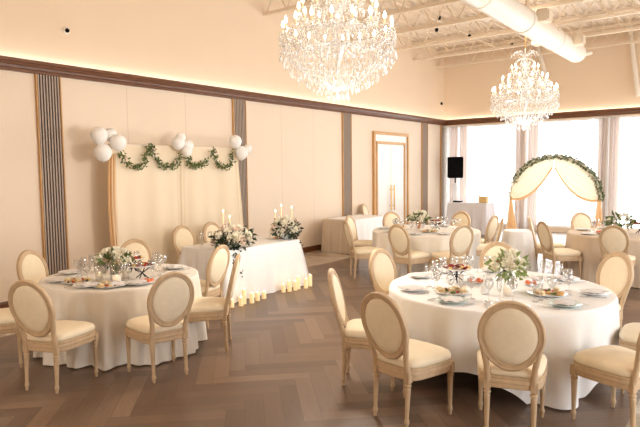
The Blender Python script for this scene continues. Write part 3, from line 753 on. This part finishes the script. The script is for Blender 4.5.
for c, r, lab, g in (
    ((-7.80, 4.75, 2.47), .125, 'white balloon, top left of the left cluster', BL), ((-7.84, 4.96, 2.49), .10, 'small white balloon at the top of the left cluster', BL),
    ((-7.70, 5.00, 2.37), .12, 'white balloon at the right of the left cluster, by the garland', BL), ((-7.80, 4.80, 2.22), .13, 'white balloon lowest in the left cluster', BL),
    ((-7.80, 6.21, 2.40), .11, 'white balloon at the left of the centre cluster', BC), ((-7.80, 6.41, 2.36), .10, 'white balloon at the right of the centre cluster', BC),
    ((-7.70, 6.31, 2.26), .085, 'small white balloon lowest in the centre cluster', BC), ((-7.86, 6.31, 2.50), .085, 'small white balloon topmost in the centre cluster', BC),
    ((-7.80, 7.54, 2.47), .12, 'white balloon topmost in the right cluster', BR), ((-7.78, 7.67, 2.26), .125, 'white balloon lowest in the right cluster', BR), ((-7.80, 7.86, 2.34), .085, 'small white balloon at the far right of the right cluster', BR)):
    balloon(c, r, lab, g)
# candlesticks and pillar candles
def taper(x, y, h, lab):
    t = thing('candlestick', lab, 'candlestick', (x, y, ZT), group='gold candlesticks on the head table')
    hh = h-0.22
    bm = bmesh.new(); lathe(bm, [(0, 0), (.05, 0), (.05, .008), (.012, .02), (.008, .05), (.008, hh-.03), (.018, hh-.01), (.018, hh), (0, hh)], 14); obj('holder', bm, 'gold', t, .7)
    bm = bmesh.new(); lathe(bm, [(0, hh), (.011, hh), (.009, h), (0, h)], 10); obj('taper_candle', bm, 'wax', t, .8)
    bm = bmesh.new(); ball(bm, (0, 0, h+0.022), .009, 2, (1, 1, 2.4)); obj('flame', bm, 'flame', t, 3)
for x, y, h, lab in ((-6.53, 6.02, .50, 'tall gold candlestick left of the left floral spray'), (-6.42, 6.05, .42, 'shorter gold candlestick beside the left floral spray'),
                     (-6.32, 7.14, .53, 'tallest gold candlestick rising from the right floral spray'), (-6.42, 7.10, .44, 'shorter gold candlestick in the right floral spray'), (-6.29, 7.37, .49, 'gold candlestick at the right end of the head table')):
    taper(x, y, h, lab)
pil = [(-5.80, 5.47, .13, 'leftmost'), (-5.75, 5.60, .15, 'second from the left'), (-5.80, 5.71, .25, 'tallest'), (-5.75, 5.82, .17, 'fourth from the left'), (-5.79, 5.98, .14, 'second from the right'), (-5.80, 6.13, .12, 'rightmost'),
       (-5.86, 6.64, .15, 'leftmost'), (-5.82, 6.74, .20, 'second from the left'), (-5.80, 6.86, .17, 'third from the left'), (-5.82, 6.96, .24, 'tallest'), (-5.76, 7.08, .18, 'second from the right'), (-5.80, 7.24, .22, 'rightmost')]
for i, (x, y, h, w) in enumerate(pil):
    g = 'left' if i < 6 else 'right'; h *= .85
    t = thing('pillar_candle', 'ivory pillar candle, %s of the %s floor row by the head table' % (w, g), 'candle', (x, y, 0), group='pillar candles on the floor, %s row' % g)
    bm = bmesh.new(); r = .034; lathe(bm, [(0, 0.001), (r, 0.001), (r, h), (r*.9, h+.004), (r*.55, h-.012), (0, h-.015)], 18); obj('wax_body', bm, 'wax', t, .7)
    bm = bmesh.new(); ball(bm, (0, 0, h+0.004), .007, 2, (1, 1, 2.2)); obj('flame', bm, 'flame', t, 3)

# ------------------------------------------------------------------ arch
ax0, ax1, ay = -5.62, -3.22, 16.3; acx = (ax0+ax1)/2; aR = (ax1-ax0)/2; az = 1.02
t = thing('flower_arch', 'round-topped wedding arch with leaf garland and cream swags before the windows', 'arch', (acx, ay, 0))
bm = bmesh.new(); pts = [(-aR, 0, 0)] + [(aR*math.cos(PI-PI*k/32), 0, az+aR*math.sin(PI-PI*k/32)) for k in range(33)] + [(aR, 0, 0)]
tube(bm, pts, 0.018, 8); obj('arch_frame', bm, 'frame', t, 1)
for s in (-1, 1):
    bm = bmesh.new(); box(bm, s*aR-0.15, s*aR+0.15, -0.25, 0.25, 0.001, 0.012); obj('foot_plate', bm, 'frame', t)
rnd = random.Random(12); bm = bmesh.new()
for k in range(200):
    a = PI*(0.01+0.98*k/230); p = Vector((aR*math.cos(a), -0.02, az+aR*math.sin(a)))
    for q in range(7): leaf(bm, p+rv(rnd)*0.06, rv(rnd), rv(rnd), rnd.uniform(.05, .09), .045)
tag(obj('leaf_garland', bm, 'leaf', t), kind='stuff')
for k in range(60):
    a = PI*(0.02+0.96*k/59)+rnd.uniform(-.02, .02); add_bloom(t, Vector((aR*math.cos(a), -0.07, az+aR*math.sin(a)+rnd.uniform(-.03, .03))), (rnd.uniform(-.3, .3), -1, .3), rnd.uniform(.028, .042))
for s in (-1, 1):
    bm = bmesh.new()
    def sw(u, v):   # u: 0 top centre -> 1 side knot ; v: 0 arch edge -> 1 lower swag edge
        a = PI/2-u*PI/2*0.93
        top = Vector((aR*math.cos(a), 0, az+aR*math.sin(a)-0.02))
        e0 = Vector((0.02, 0, az+aR-0.28)); e2 = Vector((aR, 0, az+0.04)); mid = Vector((0.50*aR, 0, az-0.16)); uu = u
        bot = e0*(1-uu)**2+mid*2*uu*(1-uu)+e2*uu*uu
        p = top.lerp(bot, v); p.y = -0.03+0.035*math.sin(v*30+u*3)*(0.3+u*0.7)*(1-0.4*u)-0.05*math.sin(PI*u)*v
        p.x *= s; return p
    grid(bm, sw, 26, 30); obj('swag', bm, 'archsheer', t, 3)
    bm = bmesh.new()
    def hem(u, v):
        p = sw(u, 1.0); p.z += 0.10*(v-0.6)*(1-0.4*u); p.y -= 0.03+0.03*math.sin(v*8); return p
    grid(bm, hem, 26, 8); obj('swag_edge', bm, 'peach', t, 3)
    bm = bmesh.new()
    def tail(u, v):
        w = 0.07+0.30*(1-v)**1.3; x = aR-0.02+(u-0.35)*w*-1
        return Vector((s*x, -0.05+0.04*math.sin(u*2*PI*4)*(1.1-v), 0.02+(az+0.06)*v))
    grid(bm, tail, 40, 12); obj('tail', bm, 'peach', t, 3)

# loudspeaker and corner things
t = thing('speaker_stand', 'white cloth-wrapped tripod stand under the black loudspeaker', 'stand', (-7.5, 16.7, 0))
bm = bmesh.new(); tube(bm, [(0, 0, 0.3), (0, 0, 1.62)], 0.02); obj('pole', bm, 'black', t)
bm = bmesh.new()
for k in range(3):
    a = 2*PI*k/3+0.4; tube(bm, [(0, 0, .75), (.24*math.cos(a), .24*math.sin(a), .01)], .014)
obj('tripod_legs', bm, 'black', t)
bm = bmesh.new(); grid(bm, lambda u, v: Vector(((.06+.24*(1-v)**1.3)*math.cos(2*PI*u)*(1-.25*(1-v)*math.cos(3*2*PI*u+PI-1.2)), (.06+.24*(1-v)**1.3)*math.sin(2*PI*u)*(1-.25*(1-v)*math.cos(3*2*PI*u+PI-1.2)), .02+1.45*v)), 48, 12, True); obj('fabric_cover', bm, 'sheer', t, 3)
t = thing('loudspeaker', 'black box loudspeaker on a tall stand in the far left corner', 'loudspeaker', (-7.5, 16.7, 1.62), math.radians(25))
bm = bmesh.new(); box(bm, -.24, .24, -.16, .16, 0, .66, .02); obj('cabinet', bm, 'black', t)
bm = bmesh.new(); box(bm, -.21, .21, -.175, -.162, .03, .63, .004); obj('grille', bm, 'black', t)
t = thing('card_box', 'small gold box with a lid on the corner music table', 'box', (-6.32, 16.05, .912))
bm = bmesh.new(); box(bm, -.12, .12, -.08, .08, 0, .17, .004); obj('body', bm, 'goldfabric', t)
bm = bmesh.new(); box(bm, -.125, .125, -.085, .085, .17, .19, .004); obj('lid', bm, 'goldfabric', t)
t = thing('sound_mixer', 'small dark sound mixer on the left end of the corner music table', 'mixer', (-7.12, 16.05, .912))
bm = bmesh.new(); box(bm, -.12, .12, -.1, .1, 0, .04, .006); obj('body', bm, 'black', t)
bm = bmesh.new()
box(bm, -.10, .10, -.08, .08, .04, .045, .002)
obj('control_panel', bm, 'steel', t)

# ------------------------------------------------------------------ table setting
def me_from(bm, name, m, smooth=0.7):
    me = bpy.data.meshes.new(name); bm.normal_update(); bm.to_mesh(me); bm.free(); me.materials.append(M[m]); me.shade_smooth()
    if smooth < 3: me.set_sharp_from_angle(angle=smooth)
    return me
def put(name, me, lab, cat, x, y, z, rz=0, group=None):
    o = bpy.data.objects.new(name, me); C.objects.link(o); o.location = (x, y, z); o.rotation_euler = (0, 0, rz); return tag(o, lab, cat, group)
bm = bmesh.new(); lathe(bm, [(0, 0), (.07, 0), (.085, .004), (.135, .018), (.138, .020), (.136, .023), (.085, .010), (0, .008)], 36); plate_me = me_from(bm, 'dinner_plate', 'china')
gplate_me = plate_me.copy(); gplate_me.materials.clear(); gplate_me.materials.append(M['bluechina'])
bm = bmesh.new()
def nap(u, v): return Vector(((u-.5)*.20+.01*math.sin(v*5), (v-.5)*.11*(1.0+.5*math.sin(u*3)), .006+.018*math.sin(PI*u)*math.sin(PI*v)+.006*math.sin(u*14+v*3)+.006))
grid(bm, nap, 18, 10); bmesh.ops.recalc_face_normals(bm, faces=bm.faces[:]); napkin_me = me_from(bm, 'napkin', 'napkin', 3)
bm = bmesh.new(); box(bm, -.004, .004, -.10, .02, 0, .003, .001); box(bm, -.011, .011, .02, .045, 0, .003, .001)
for k in range(4): box(bm, -.011+k*.0066, -.0085+k*.0066, .045, .09, 0, .003)
fork_me = me_from(bm, 'fork', 'steel')
bm = bmesh.new(); box(bm, -.006, .006, -.11, -.01, 0, .006, .002); box(bm, -.008, .009, -.01, .11, 0.001, .003, .001); knife_me = me_from(bm, 'knife', 'steel')
bm = bmesh.new(); lathe(bm, [(0, 0), (.034, 0), (.034, .002), (.006, .006), (.0035, .02), (.0035, .085), (.012, .095), (.034, .125), (.038, .155), (.031, .20), (.030, .20), (.0365, .155), (.032, .127), (.008, .099), (0, .098)], 20); wine_me = me_from(bm, 'wine_glass', 'glass', 3)
bm = bmesh.new(); lathe(bm, [(0, 0), (.032, 0), (.032, .002), (.005, .006), (.004, .07), (.014, .08), (.022, .12), (.023, .21), (.022, .21), (.021, .12), (.010, .083), (0, .082)], 20); flute_me = me_from(bm, 'champagne_flute', 'glass', 3)
bm = bmesh.new(); lathe(bm, [(0, 0), (.03, 0), (.033, .005), (.036, .09), (.034, .09), (.031, .008), (0, .006)], 20); tumb_me = me_from(bm, 'tumbler', 'glass', 3)
seats = {'L': [(-64, 'before the front left chair'), (-155, 'before the chair by the wall stripe'), (-112, 'before the seat at the picture edge'), (141, 'before the chair by the drape'), (-18, 'before the front right chair'), (25, 'before the edge-on right chair'), (77, 'on the head table side'), (-40, 'between the two front chairs')],
         'N': [(-134, 'before the edge-on left chair'), (-96, 'before the front left chair'), (-64, 'before the nearest chair'), (178, 'before the tucked-in left chair'), (113, 'behind the flowers'), (58, 'before the far right chair'), (-30, 'before the chair at the right picture edge'), (12, 'on the right side'), (147, 'between the two far left chairs')],
         'M': [(-116, 'at the left front'), (-75, 'before the front tan-backed chair'), (-40, 'before the front right chair'), (150, 'at the left rear'), (90, 'at the rear'), (50, 'at the right rear'), (-165, 'at the left')],
         'R': [(-133, 'at the left front'), (-90, 'before the squarely turned chair'), (172, 'at the left'), (130, 'at the left rear'), (-40, 'at the right front')]}
for k, lst in seats.items():
    x, y, R = tables[k]; rnd = random.Random(ord(k))
    zt = ZT-0.007 if k in 'MR' else ZT-0.004
    for i, (a, w) in enumerate(lst):
        a = math.radians(a); rz = a-PI/2+PI; ca, sa = math.cos(a), math.sin(a); rr = R-0.20
        def at(r, s): return x+r*ca-s*sa, y+r*sa+s*ca
        tn = TN[k]
        px_, py_ = at(rr, 0); put('dinner_plate', gplate_me if (k == 'N' and i in (1, 6)) else plate_me, ('pale glass' if (k == 'N' and i in (1, 6)) else 'white') + ' dinner plate %s, %s' % (w, tn), 'plate', px_, py_, zt, rz, 'dinner plates on the ' + tn)
        put('napkin', napkin_me, 'pale napkin on plate %s, %s' % (w, tn), 'napkin', px_, py_, zt+0.008, rz+rnd.uniform(-.6, .6), 'napkins on the ' + tn)
        if k in 'LN':
            for s, me, nm in ((.17, fork_me, 'fork'), (-.17, knife_me, 'knife')):
                qx, qy = at(rr, s); put(nm, me, 'steel %s %s, %s' % (nm, w, tn), nm, qx, qy, zt+0.001, rz+rnd.uniform(-.15, .15), nm + 's on the ' + tn)
        for s, dr, me, nm, nn in ((-.13, -.20, wine_me, 'wine_glass', 'clear wine glass'), (-.04, -.23, flute_me, 'champagne_flute', 'clear champagne flute'), (.07, -.21, wine_me, 'water_glass', 'stemmed water glass')):
            if k == 'R' and nm == 'champagne_flute': continue
            qx, qy = at(rr+dr, s); put(nm, me, '%s %s, %s' % (nn, w, tn), 'glass', qx, qy, zt, 0, nn + 'es on the ' + tn)

# platters, stands and food
bm = bmesh.new(); lathe(bm, [(0, 0), (.10, 0), (.15, .012), (.152, .014), (.15, .016), (.10, .006), (0, .005)], 36); platter_me = me_from(bm, 'serving_platter', 'china')
def f_sandwich():
    bm = bmesh.new(); box(bm, -.03, .03, -.022, .022, 0, .014, .004); box(bm, -.029, .029, -.021, .021, .026, .040, .005); box(bm, -.03, .03, -.023, .023, .014, .026, .002, mi=1); return bm
def mk(bm, name, ms):
    me = bpy.data.meshes.new(name); bm.normal_update(); bm.to_mesh(me); bm.free()
    for q in ms: me.materials.append(M[q])
    return me
sand_me = mk(f_sandwich(), 'sandwich', ['cream', 'bread'])
bm = bmesh.new(); ball(bm, (0, 0, .012), .012, 2, (2.6, 1, 1)); pick_me = mk(bm, 'pickle', ['green'])
bm = bmesh.new(); lathe(bm, [(0, 0), (.03, 0), (.036, .006), (.03, .014), (0, .017)], 14); cookie_me = mk(bm, 'cookie', ['bread'])
bm = bmesh.new(); ball(bm, (0, 0, .013), .013, 2); tom_me = mk(bm, 'cherry_tomato', ['red'])
bm = bmesh.new(); lathe(bm, [(0, 0), (.018, 0), (.02, .01), (.018, .026), (0, .03)], 12); roll_me = mk(bm, 'salmon_roll', ['salmon'])
bm = bmesh.new(); grid(bm, lambda u, v: Vector(((u-.5)*.07, (v-.5)*.045, .008+.012*math.sin(u*7)+.004*v)), 8, 4); solidify(bm, -.003); meat_me = mk(bm, 'meat_slice', ['meat'])
bm = bmesh.new(); box(bm, -.014, .014, -.014, .014, 0, .02, .003); cheese_me = mk(bm, 'cheese_cube', ['cheese'])
bm = bmesh.new(); ball(bm, (0, 0, .011), .011, 2, (1, 1, 1)); grape_me = mk(bm, 'grape', ['grape'])
foods = {'finger_sandwich': (sand_me, 'small layered sandwich', 'sandwich'), 'pickle': (pick_me, 'green pickle', 'pickle'), 'cookie': (cookie_me, 'golden round biscuit', 'biscuit'), 'cherry_tomato': (tom_me, 'red cherry tomato', 'tomato'), 'salmon_roll': (roll_me, 'orange salmon roll', 'appetizer'), 'meat_slice': (meat_me, 'slice of cured meat', 'meat'), 'cheese_cube': (cheese_me, 'yellow cheese cube', 'cheese'), 'grape': (grape_me, 'dark grape', 'fruit')}
def platter(x, y, z, where, items, seed, scale=1.0, withplate=True, R=.11):
    if withplate:
        o = put('serving_platter', platter_me, 'white serving platter of food, ' + where, 'platter', x, y, z); o.scale = (scale, scale, 1)
        z += .006
    rnd = random.Random(seed); used = []
    for kind, n_, pr in items:
        me, desc, cat = foods[kind]
        for _ in range(n_):
            for tr in range(60):
                a = rnd.random()*2*PI; r = R*scale*math.sqrt(rnd.random()); p = (r*math.cos(a), r*math.sin(a))
                if all(math.hypot(p[0]-q[0], p[1]-q[1]) > pr+q[2] for q in used): break
            else: continue
            used.append((p[0], p[1], pr)); put(kind, me, desc + ' on the platter, ' + where, cat, x+p[0], y+p[1], z+0.001, rnd.random()*6, desc + ' pieces, ' + where)
S1 = [('finger_sandwich', 6, .028), ('pickle', 4, .018), ('cherry_tomato', 3, .013)]
S2 = [('cookie', 5, .028), ('finger_sandwich', 3, .028), ('pickle', 3, .018), ('cherry_tomato', 2, .013)]
S3 = [('finger_sandwich', 3, .026), ('cheese_cube', 6, .016), ('cherry_tomato', 5, .013), ('grape', 8, .012)]
S4 = [('meat_slice', 7, .026), ('cherry_tomato', 5, .013), ('cheese_cube', 4, .016)]
S5 = [('salmon_roll', 6, .019)]
def food_stand(x, y, z, where, h, items, seed, R=.16):
    t = thing('food_stand', 'raised serving stand with crossed dark legs, ' + where, 'stand', (x, y, z), group='raised food stands')
    bm = bmesh.new()
    for a in (0, PI/2):
        c, s = math.cos(a+.5), math.sin(a+.5)
        for q in (-1, 1): tube(bm, [(q*.07*c, q*.07*s, .003), (0, 0, h*.45), (-q*.10*c, -q*.10*s, h)], .006, 6)
    obj('crossed_legs', bm, 'darkmetal', t)
    bm = bmesh.new(); lathe(bm, [(0, h), (R*.9, h), (R, h+.012), (R*.98, h+.016), (R*.88, h+.006), (0, h+.006)], 32); obj('tray', bm, 'china', t, .8)
    platter(x, y, z+h+.007, where, items, seed, withplate=False, R=R*.78)
zt = ZT-.004
platter(-2.20, 4.84, zt, 'at the front left of the near right table', S1, 1, 1.05)
platter(-1.47, 5.27, zt, 'at the right centre of the near right table', S2, 2, 1.15)
platter(-2.20, 5.42, zt, 'small, at the centre of the near right table', S5, 3, .7)
platter(-1.72, 5.62, zt, 'behind the flowers of the near right table', S5, 31, .6)
food_stand(-2.38, 5.35, zt, 'left of centre on the near right table', .13, S4, 4)
food_stand(-2.10, 5.95, zt, 'at the rear of the near right table', .13, S4, 14, .11)
platter(-5.60, 3.10, zt, 'at the front left of the left round table', S3, 5, 1.05)
platter(-5.12, 3.15, zt, 'at the front centre of the left round table', S3, 6, .9)
food_stand(-5.62, 3.78, zt, 'rear left of centre on the left round table', .15, S4, 7, .13)
food_stand(-5.22, 3.62, zt, 'right of centre on the left round table', .13, S4, 8, .14)
platter(-4.98, 3.52, zt, 'small, at the right of the left round table', S5, 9, .7)
platter(-5.55, 9.75, zt, 'at the left of the middle table', S3, 10, 1.1)
platter(-4.70, 9.35, zt, 'at the front right of the middle table', S2, 11, 1.2)
food_stand(-4.78, 9.80, zt, 'right of centre on the middle table', .15, S4, 12, .14)
food_stand(-1.55, 10.95, zt, 'right of the flowers on the far right table', .16, S4, 13, .14)
platter(-2.15, 10.75, zt, 'at the left of the far right table', S5, 15, 1.0)
# votives, bottles
bm = bmesh.new(); lathe(bm, [(0, 0), (.038, 0), (.042, .004), (.042, .085), (.039, .085), (.038, .008), (0, .006)], 20); votive_me = me_from(bm, 'votive', 'sheer')
def votive(x, y, lab, grp):
    t = thing('votive_candle', lab, 'candle', (x, y, ZT-.004), group=grp)
    bm = bmesh.new(); lathe(bm, [(0, 0), (.038, 0), (.042, .004), (.042, .085), (.038, .085), (.037, .008), (0, .006)], 20); obj('glass_holder', bm, 'sheer', t, .7)
    bm = bmesh.new(); lathe(bm, [(0, .007), (.028, .007), (.028, .05), (0, .052)], 14); obj('wax', bm, 'wax', t, .7)
    bm = bmesh.new(); ball(bm, (0, 0, .068), .008, 2, (1, 1, 2)); obj('flame', bm, 'flame', t, 3)
votive(-1.74, 5.02, 'lit votive candle in white glass before the flowers of the near right table', 'votives on the near right table')
for x, y, w in ((-5.52, 3.30, 'left of the vase'), (-5.20, 3.30, 'right of the vase'), (-5.42, 3.56, 'behind the vase')):
    votive(x, y, 'lit votive candle in white glass, %s on the left round table' % w, 'votives on the left round table')
votive(-5.22, 9.45, 'lit votive candle in white glass on the middle round table', 'votives on the middle table')
bm = bmesh.new(); lathe(bm, [(0, 0), (.036, 0), (.04, .01), (.038, .06), (.02, .10), (.013, .12), (.013, .16), (.016, .165), (.016, .175), (0, .175)], 20)
solo('salt_bottle', bm, 'china', 'small white ceramic bottle left of the votive on the near right table', 'bottle', (-1.94, 4.98, ZT-.004), smooth=.9)
# head table glasses
for i, (x, y) in enumerate(((-6.85, 5.85), (-6.80, 5.98), (-6.66, 6.25), (-6.72, 6.45))):
    put('wine_glass', wine_me, 'clear wine glass on the head table, ' + ['nearest the left end', 'second from the left end', 'in the middle', 'nearest the right spray'][i], 'glass', x, y, .770, 0, 'glasses on the head table')

# ------------------------------------------------------------------ chandeliers
def make_chandelier(loc, lab):
    t = thing('crystal_chandelier', lab, 'chandelier', loc, group='crystal chandeliers')
    # local z=0 is the candle ring plane; widest radius 0.66
    bm = bmesh.new(); lathe(bm, [(0, -.66), (.03, -.64), (.05, -.6), (.03, -.55), (.02, -.5), (.025, -.3), (.07, -.2), (.09, -.12), (.05, -.02), (.03, .1), (.05, .2), (.07, .26), (.03, .34), (.02, .5), (.04, .56), (.05, .62), (.02, .68), (.015, .9), (0, .92)], 16); obj('centre_column', bm, 'crystal', t, .8)
    bm = bmesh.new(); zt_ = ZC-loc[2]-.02; z = .92
    while z < zt_-.04:
        tube(bm, [(0, 0, z), (0, 0, z+.05)], .008, 6); ball(bm, (0, 0, z+.025), .014, 1, (1, .5, 1.5)); z += .06
    lathe(bm, [(0, zt_-.06), (.06, zt_-.04), (.07, zt_), (0, zt_)], 16); obj('chain', bm, 'gold', t)
    arm_me = candle_me = bulb_me = bob_me = None; cache = {}
    for tier, (n_, r, z0, ph) in enumerate(((18, .62, .0, 0), (12, .44, .22, .1), (8, .25, .44, .3))):
        for k in range(n_):
            a = 2*PI*k/n_+ph
            if tier not in cache:
                bm = bmesh.new(); pts = []
                for s in range(13):
                    f = s/12; pts.append((.04+(r-.04)*f, 0, z0-.10-.10*math.sin(PI*f)+.10*f+.03*math.sin(2*PI*f)))
                tube(bm, pts, .008, 6)
                for s in range(3, 12, 2): octa(bm, (pts[s][0], 0, pts[s][2]-.05), .010, .028)
                am = mk(bm, 'arm', ['crystal'])
                bm = bmesh.new(); lathe(bm, [(.0, -.012), (.03, 0), (.046, .012), (.044, .015), (0, .004)], 12)
                for q in range(8): octa(bm, (.042*math.cos(q*PI/4), .042*math.sin(q*PI/4), -.03), .008, .024)
                bo = mk(bm, 'bobeche', ['crystal'])
                bm = bmesh.new(); lathe(bm, [(0, .0), (.011, .0), (.011, .075), (0, .075)], 8); ca = mk(bm, 'candle_sleeve', ['wax'])
                bm = bmesh.new(); lathe(bm, [(0, .075), (.010, .08), (.017, .10), (.013, .125), (.004, .15), (0, .155)], 10); bu = mk(bm, 'bulb', ['bulb']); cache[tier] = (am, bo, ca, bu)
            am, bo, ca, bu = cache[tier]
            o = bpy.data.objects.new('arm', am); C.objects.link(o); o.parent = t; o.rotation_euler = (0, 0, a)
            for nm, me in (('bobeche', bo), ('candle_sleeve', ca), ('bulb', bu)):
                q = bpy.data.objects.new(nm, me); C.objects.link(q); q.parent = o; q.location = (r, 0, z0)
    # draped strands from the crown
    rnd = random.Random(3)
    for k in range(24):
        a = 2*PI*k/24; bm = bmesh.new()
        for s in range(26):
            f = s/25; r = .07+.53*f**1.3; z = .60-.62*f-.22*math.sin(PI*f)
            octa(bm, (r*math.cos(a), r*math.sin(a), z), .009, .012)
        tube(bm, [((.07+.53*f**1.3)*math.cos(a), (.07+.53*f**1.3)*math.sin(a), .60-.62*f-.22*math.sin(PI*f)) for f in [q/25 for q in range(26)]], .002, 3)
        obj('crystal_strand', bm, 'strandmat', t)
    # basket: strands from the ring down and inward
    for k in range(36):
        a = 2*PI*(k+.5)/36; bm = bmesh.new()
        for s in range(20):
            f = s/19; r = .62*math.cos(f*PI/2*.97)**.8+.02; z = -.06-.56*f
            octa(bm, (r*math.cos(a), r*math.sin(a), z), .010, .015)
        tube(bm, [((.62*max(0, math.cos(f*PI/2*.97))**.8+.02)*math.cos(a), (.62*max(0, math.cos(f*PI/2*.97))**.8+.02)*math.sin(a), -.06-.56*f) for f in [q/19 for q in range(20)]], .002, 3)
        obj('basket_strand', bm, 'strandmat', t)
    for i, (r, z, n_, ln) in enumerate(((.66, -.05, 64, .22), (.62, -.14, 56, .20), (.55, -.24, 48, .18), (.46, -.33, 40, .17), (.36, -.42, 30, .15), (.24, -.50, 22, .13), (.12, -.57, 12, .13), (.46, .16, 40, .16), (.30, .36, 28, .14))):
        bm = bmesh.new()
        for k in range(n_):
            a = 2*PI*k/n_+rnd.uniform(-.02, .02); q = ln*rnd.uniform(.85, 1.1); c, s = r*math.cos(a), r*math.sin(a)
            for w in range(3): octa(bm, (c, s, z-w*.026), .008, .012)
            octa(bm, (c, s, z-q), .014, .04); tube(bm, [(c, s, z), (c, s, z-q)], .002, 3)
        tube(bm, [(r*math.cos(2*PI*k/32), r*math.sin(2*PI*k/32), z) for k in range(32)], .004, 4, closed=True)
        obj('crystal_fringe', bm, 'crystal', t)
    bm = bmesh.new(); ball(bm, (0, 0, -.70), .035, 1); obj('bottom_ball', bm, 'crystal', t)
    # crown scrolls and top tuft
    bm = bmesh.new()
    for k in range(8):
        a = 2*PI*k/8; pts = [((.03+.19*math.sin(PI*f/10)*(1-.15*f/10))*math.cos(a), (.03+.19*math.sin(PI*f/10))*math.sin(a), .50+.22*f/10) for f in range(11)]
        tube(bm, pts, .009, 6)
    obj('crown_scroll', bm, 'crystal', t, 1)
    bm = bmesh.new()
    for k in range(14):
        a = 2*PI*k/14+.1; z0 = .76; r = .27
        tube(bm, [(.015*math.cos(a), .015*math.sin(a), z0-.02), (r*.6*math.cos(a), r*.6*math.sin(a), z0+.08), (r*math.cos(a), r*math.sin(a), z0+.04)], .006, 5)
        octa(bm, (r*math.cos(a), r*math.sin(a), z0), .014, .035); octa(bm, (r*.6*math.cos(a), r*.6*math.sin(a), z0+.05), .012, .03)
    obj('top_spray', bm, 'crystal', t)
    return t
CHZ = 3.45
make_chandelier((-3.84, 5.35, CHZ), 'large lit crystal chandelier nearest, hanging at the top centre of the view')
make_chandelier((-3.84, 11.89, CHZ-.02), 'lit crystal chandelier farther away before the window wall')

# ------------------------------------------------------------------ lights
def area(name, loc, rot, sx, sy, power, col, portal=False):
    l = bpy.data.lights.new(name, 'AREA'); l.shape = 'RECTANGLE'; l.size = sx; l.size_y = sy; l.energy = power; l.color = col
    if portal: l.cycles.is_portal = True
    o = bpy.data.objects.new(name, l); C.objects.link(o); o.location = loc; o.rotation_euler = rot; return o
def point(name, loc, power, col, r=.06):
    l = bpy.data.lights.new(name, 'POINT'); l.energy = power; l.color = col; l.shadow_soft_size = r
    o = bpy.data.objects.new(name, l); C.objects.link(o); o.location = loc; return o
WARM = (1.0, .90, .78)
for cy in (-1.2, 5.35, 11.89):  # first position has no chandelier: unseen fill lamps added behind the camera
    point('chandelier_and_fill_light', (-3.84, cy, CHZ-1.25), 120, WARM, .22)
    point('chandelier_and_fill_light', (-3.84, cy, CHZ+1.25), 20, WARM, .22)
# cove strips lying on top of the crown moulding, throwing light up the walls
area('cove_light', (-D+.035, (L-1)/2, CT-.035), (PI, 0, 0), .05, L+2.5, 30, (1.0, .93, .84))
area('cove_light', (-D/2+XR/2, L-.035, CT-.035), (PI, 0, 0), XR+D-.2, .05, 20, (1.0, .91, .80))
# daylight openings
w_ = bpy.data.worlds.new('daylight'); bpy.context.scene.world = w_; w_.use_nodes = True
bg = w_.node_tree.nodes['Background']; bg.inputs[0].default_value = (.93, .97, 1.0, 1); bg.inputs[1].default_value = 6.0
for p0, p1 in zip(piers, piers[1:]):
    area('window_portal', ((p0[1]+p1[0])/2, L+.25, 1.72), (-PI/2, 0, 0), p1[0]-p0[1], 3.16, 1, (1, 1, 1), True)
for a, b in wy: area('window_portal', (XR+.25, (a+b)/2, 1.85), (0, PI/2, 0), 2.7, b-a, 1, (1, 1, 1), True)
for a, b in rw: area('window_portal', ((a+b)/2, YB-.3, 1.85), (PI/2, 0, 0), b-a, 2.7, 1, (1, 1, 1), True)

# ------------------------------------------------------------------ camera (recovered from the vanishing lines)
f_, yaw, pit, roll, H = 567.06, .65643, .07647, -.01094, 1.916
fw = Vector((-math.sin(yaw)*math.cos(pit), math.cos(yaw)*math.cos(pit), -math.sin(pit)))
r_ = Vector((math.cos(yaw), math.sin(yaw), 0)); u_ = r_.cross(fw)
c_, s_ = math.cos(roll), math.sin(roll); r2 = c_*r_+s_*u_; u2 = -s_*r_+c_*u_
cam = bpy.data.cameras.new('camera'); cam.sensor_width = 36; cam.lens = f_*36/640; cam.clip_start = .05
co = bpy.data.objects.new('camera', cam); C.objects.link(co)
co.matrix_world = Matrix(((r2.x, u2.x, -fw.x, 0), (r2.y, u2.y, -fw.y, 0), (r2.z, u2.z, -fw.z, H), (0, 0, 0, 1)))
sc = bpy.context.scene; sc.camera = co
sc.view_settings.view_transform = 'Standard'; sc.view_settings.look = 'None'; sc.view_settings.gamma = 1; sc.view_settings.use_curve_mapping = False
sc.view_settings.exposure = 0.3
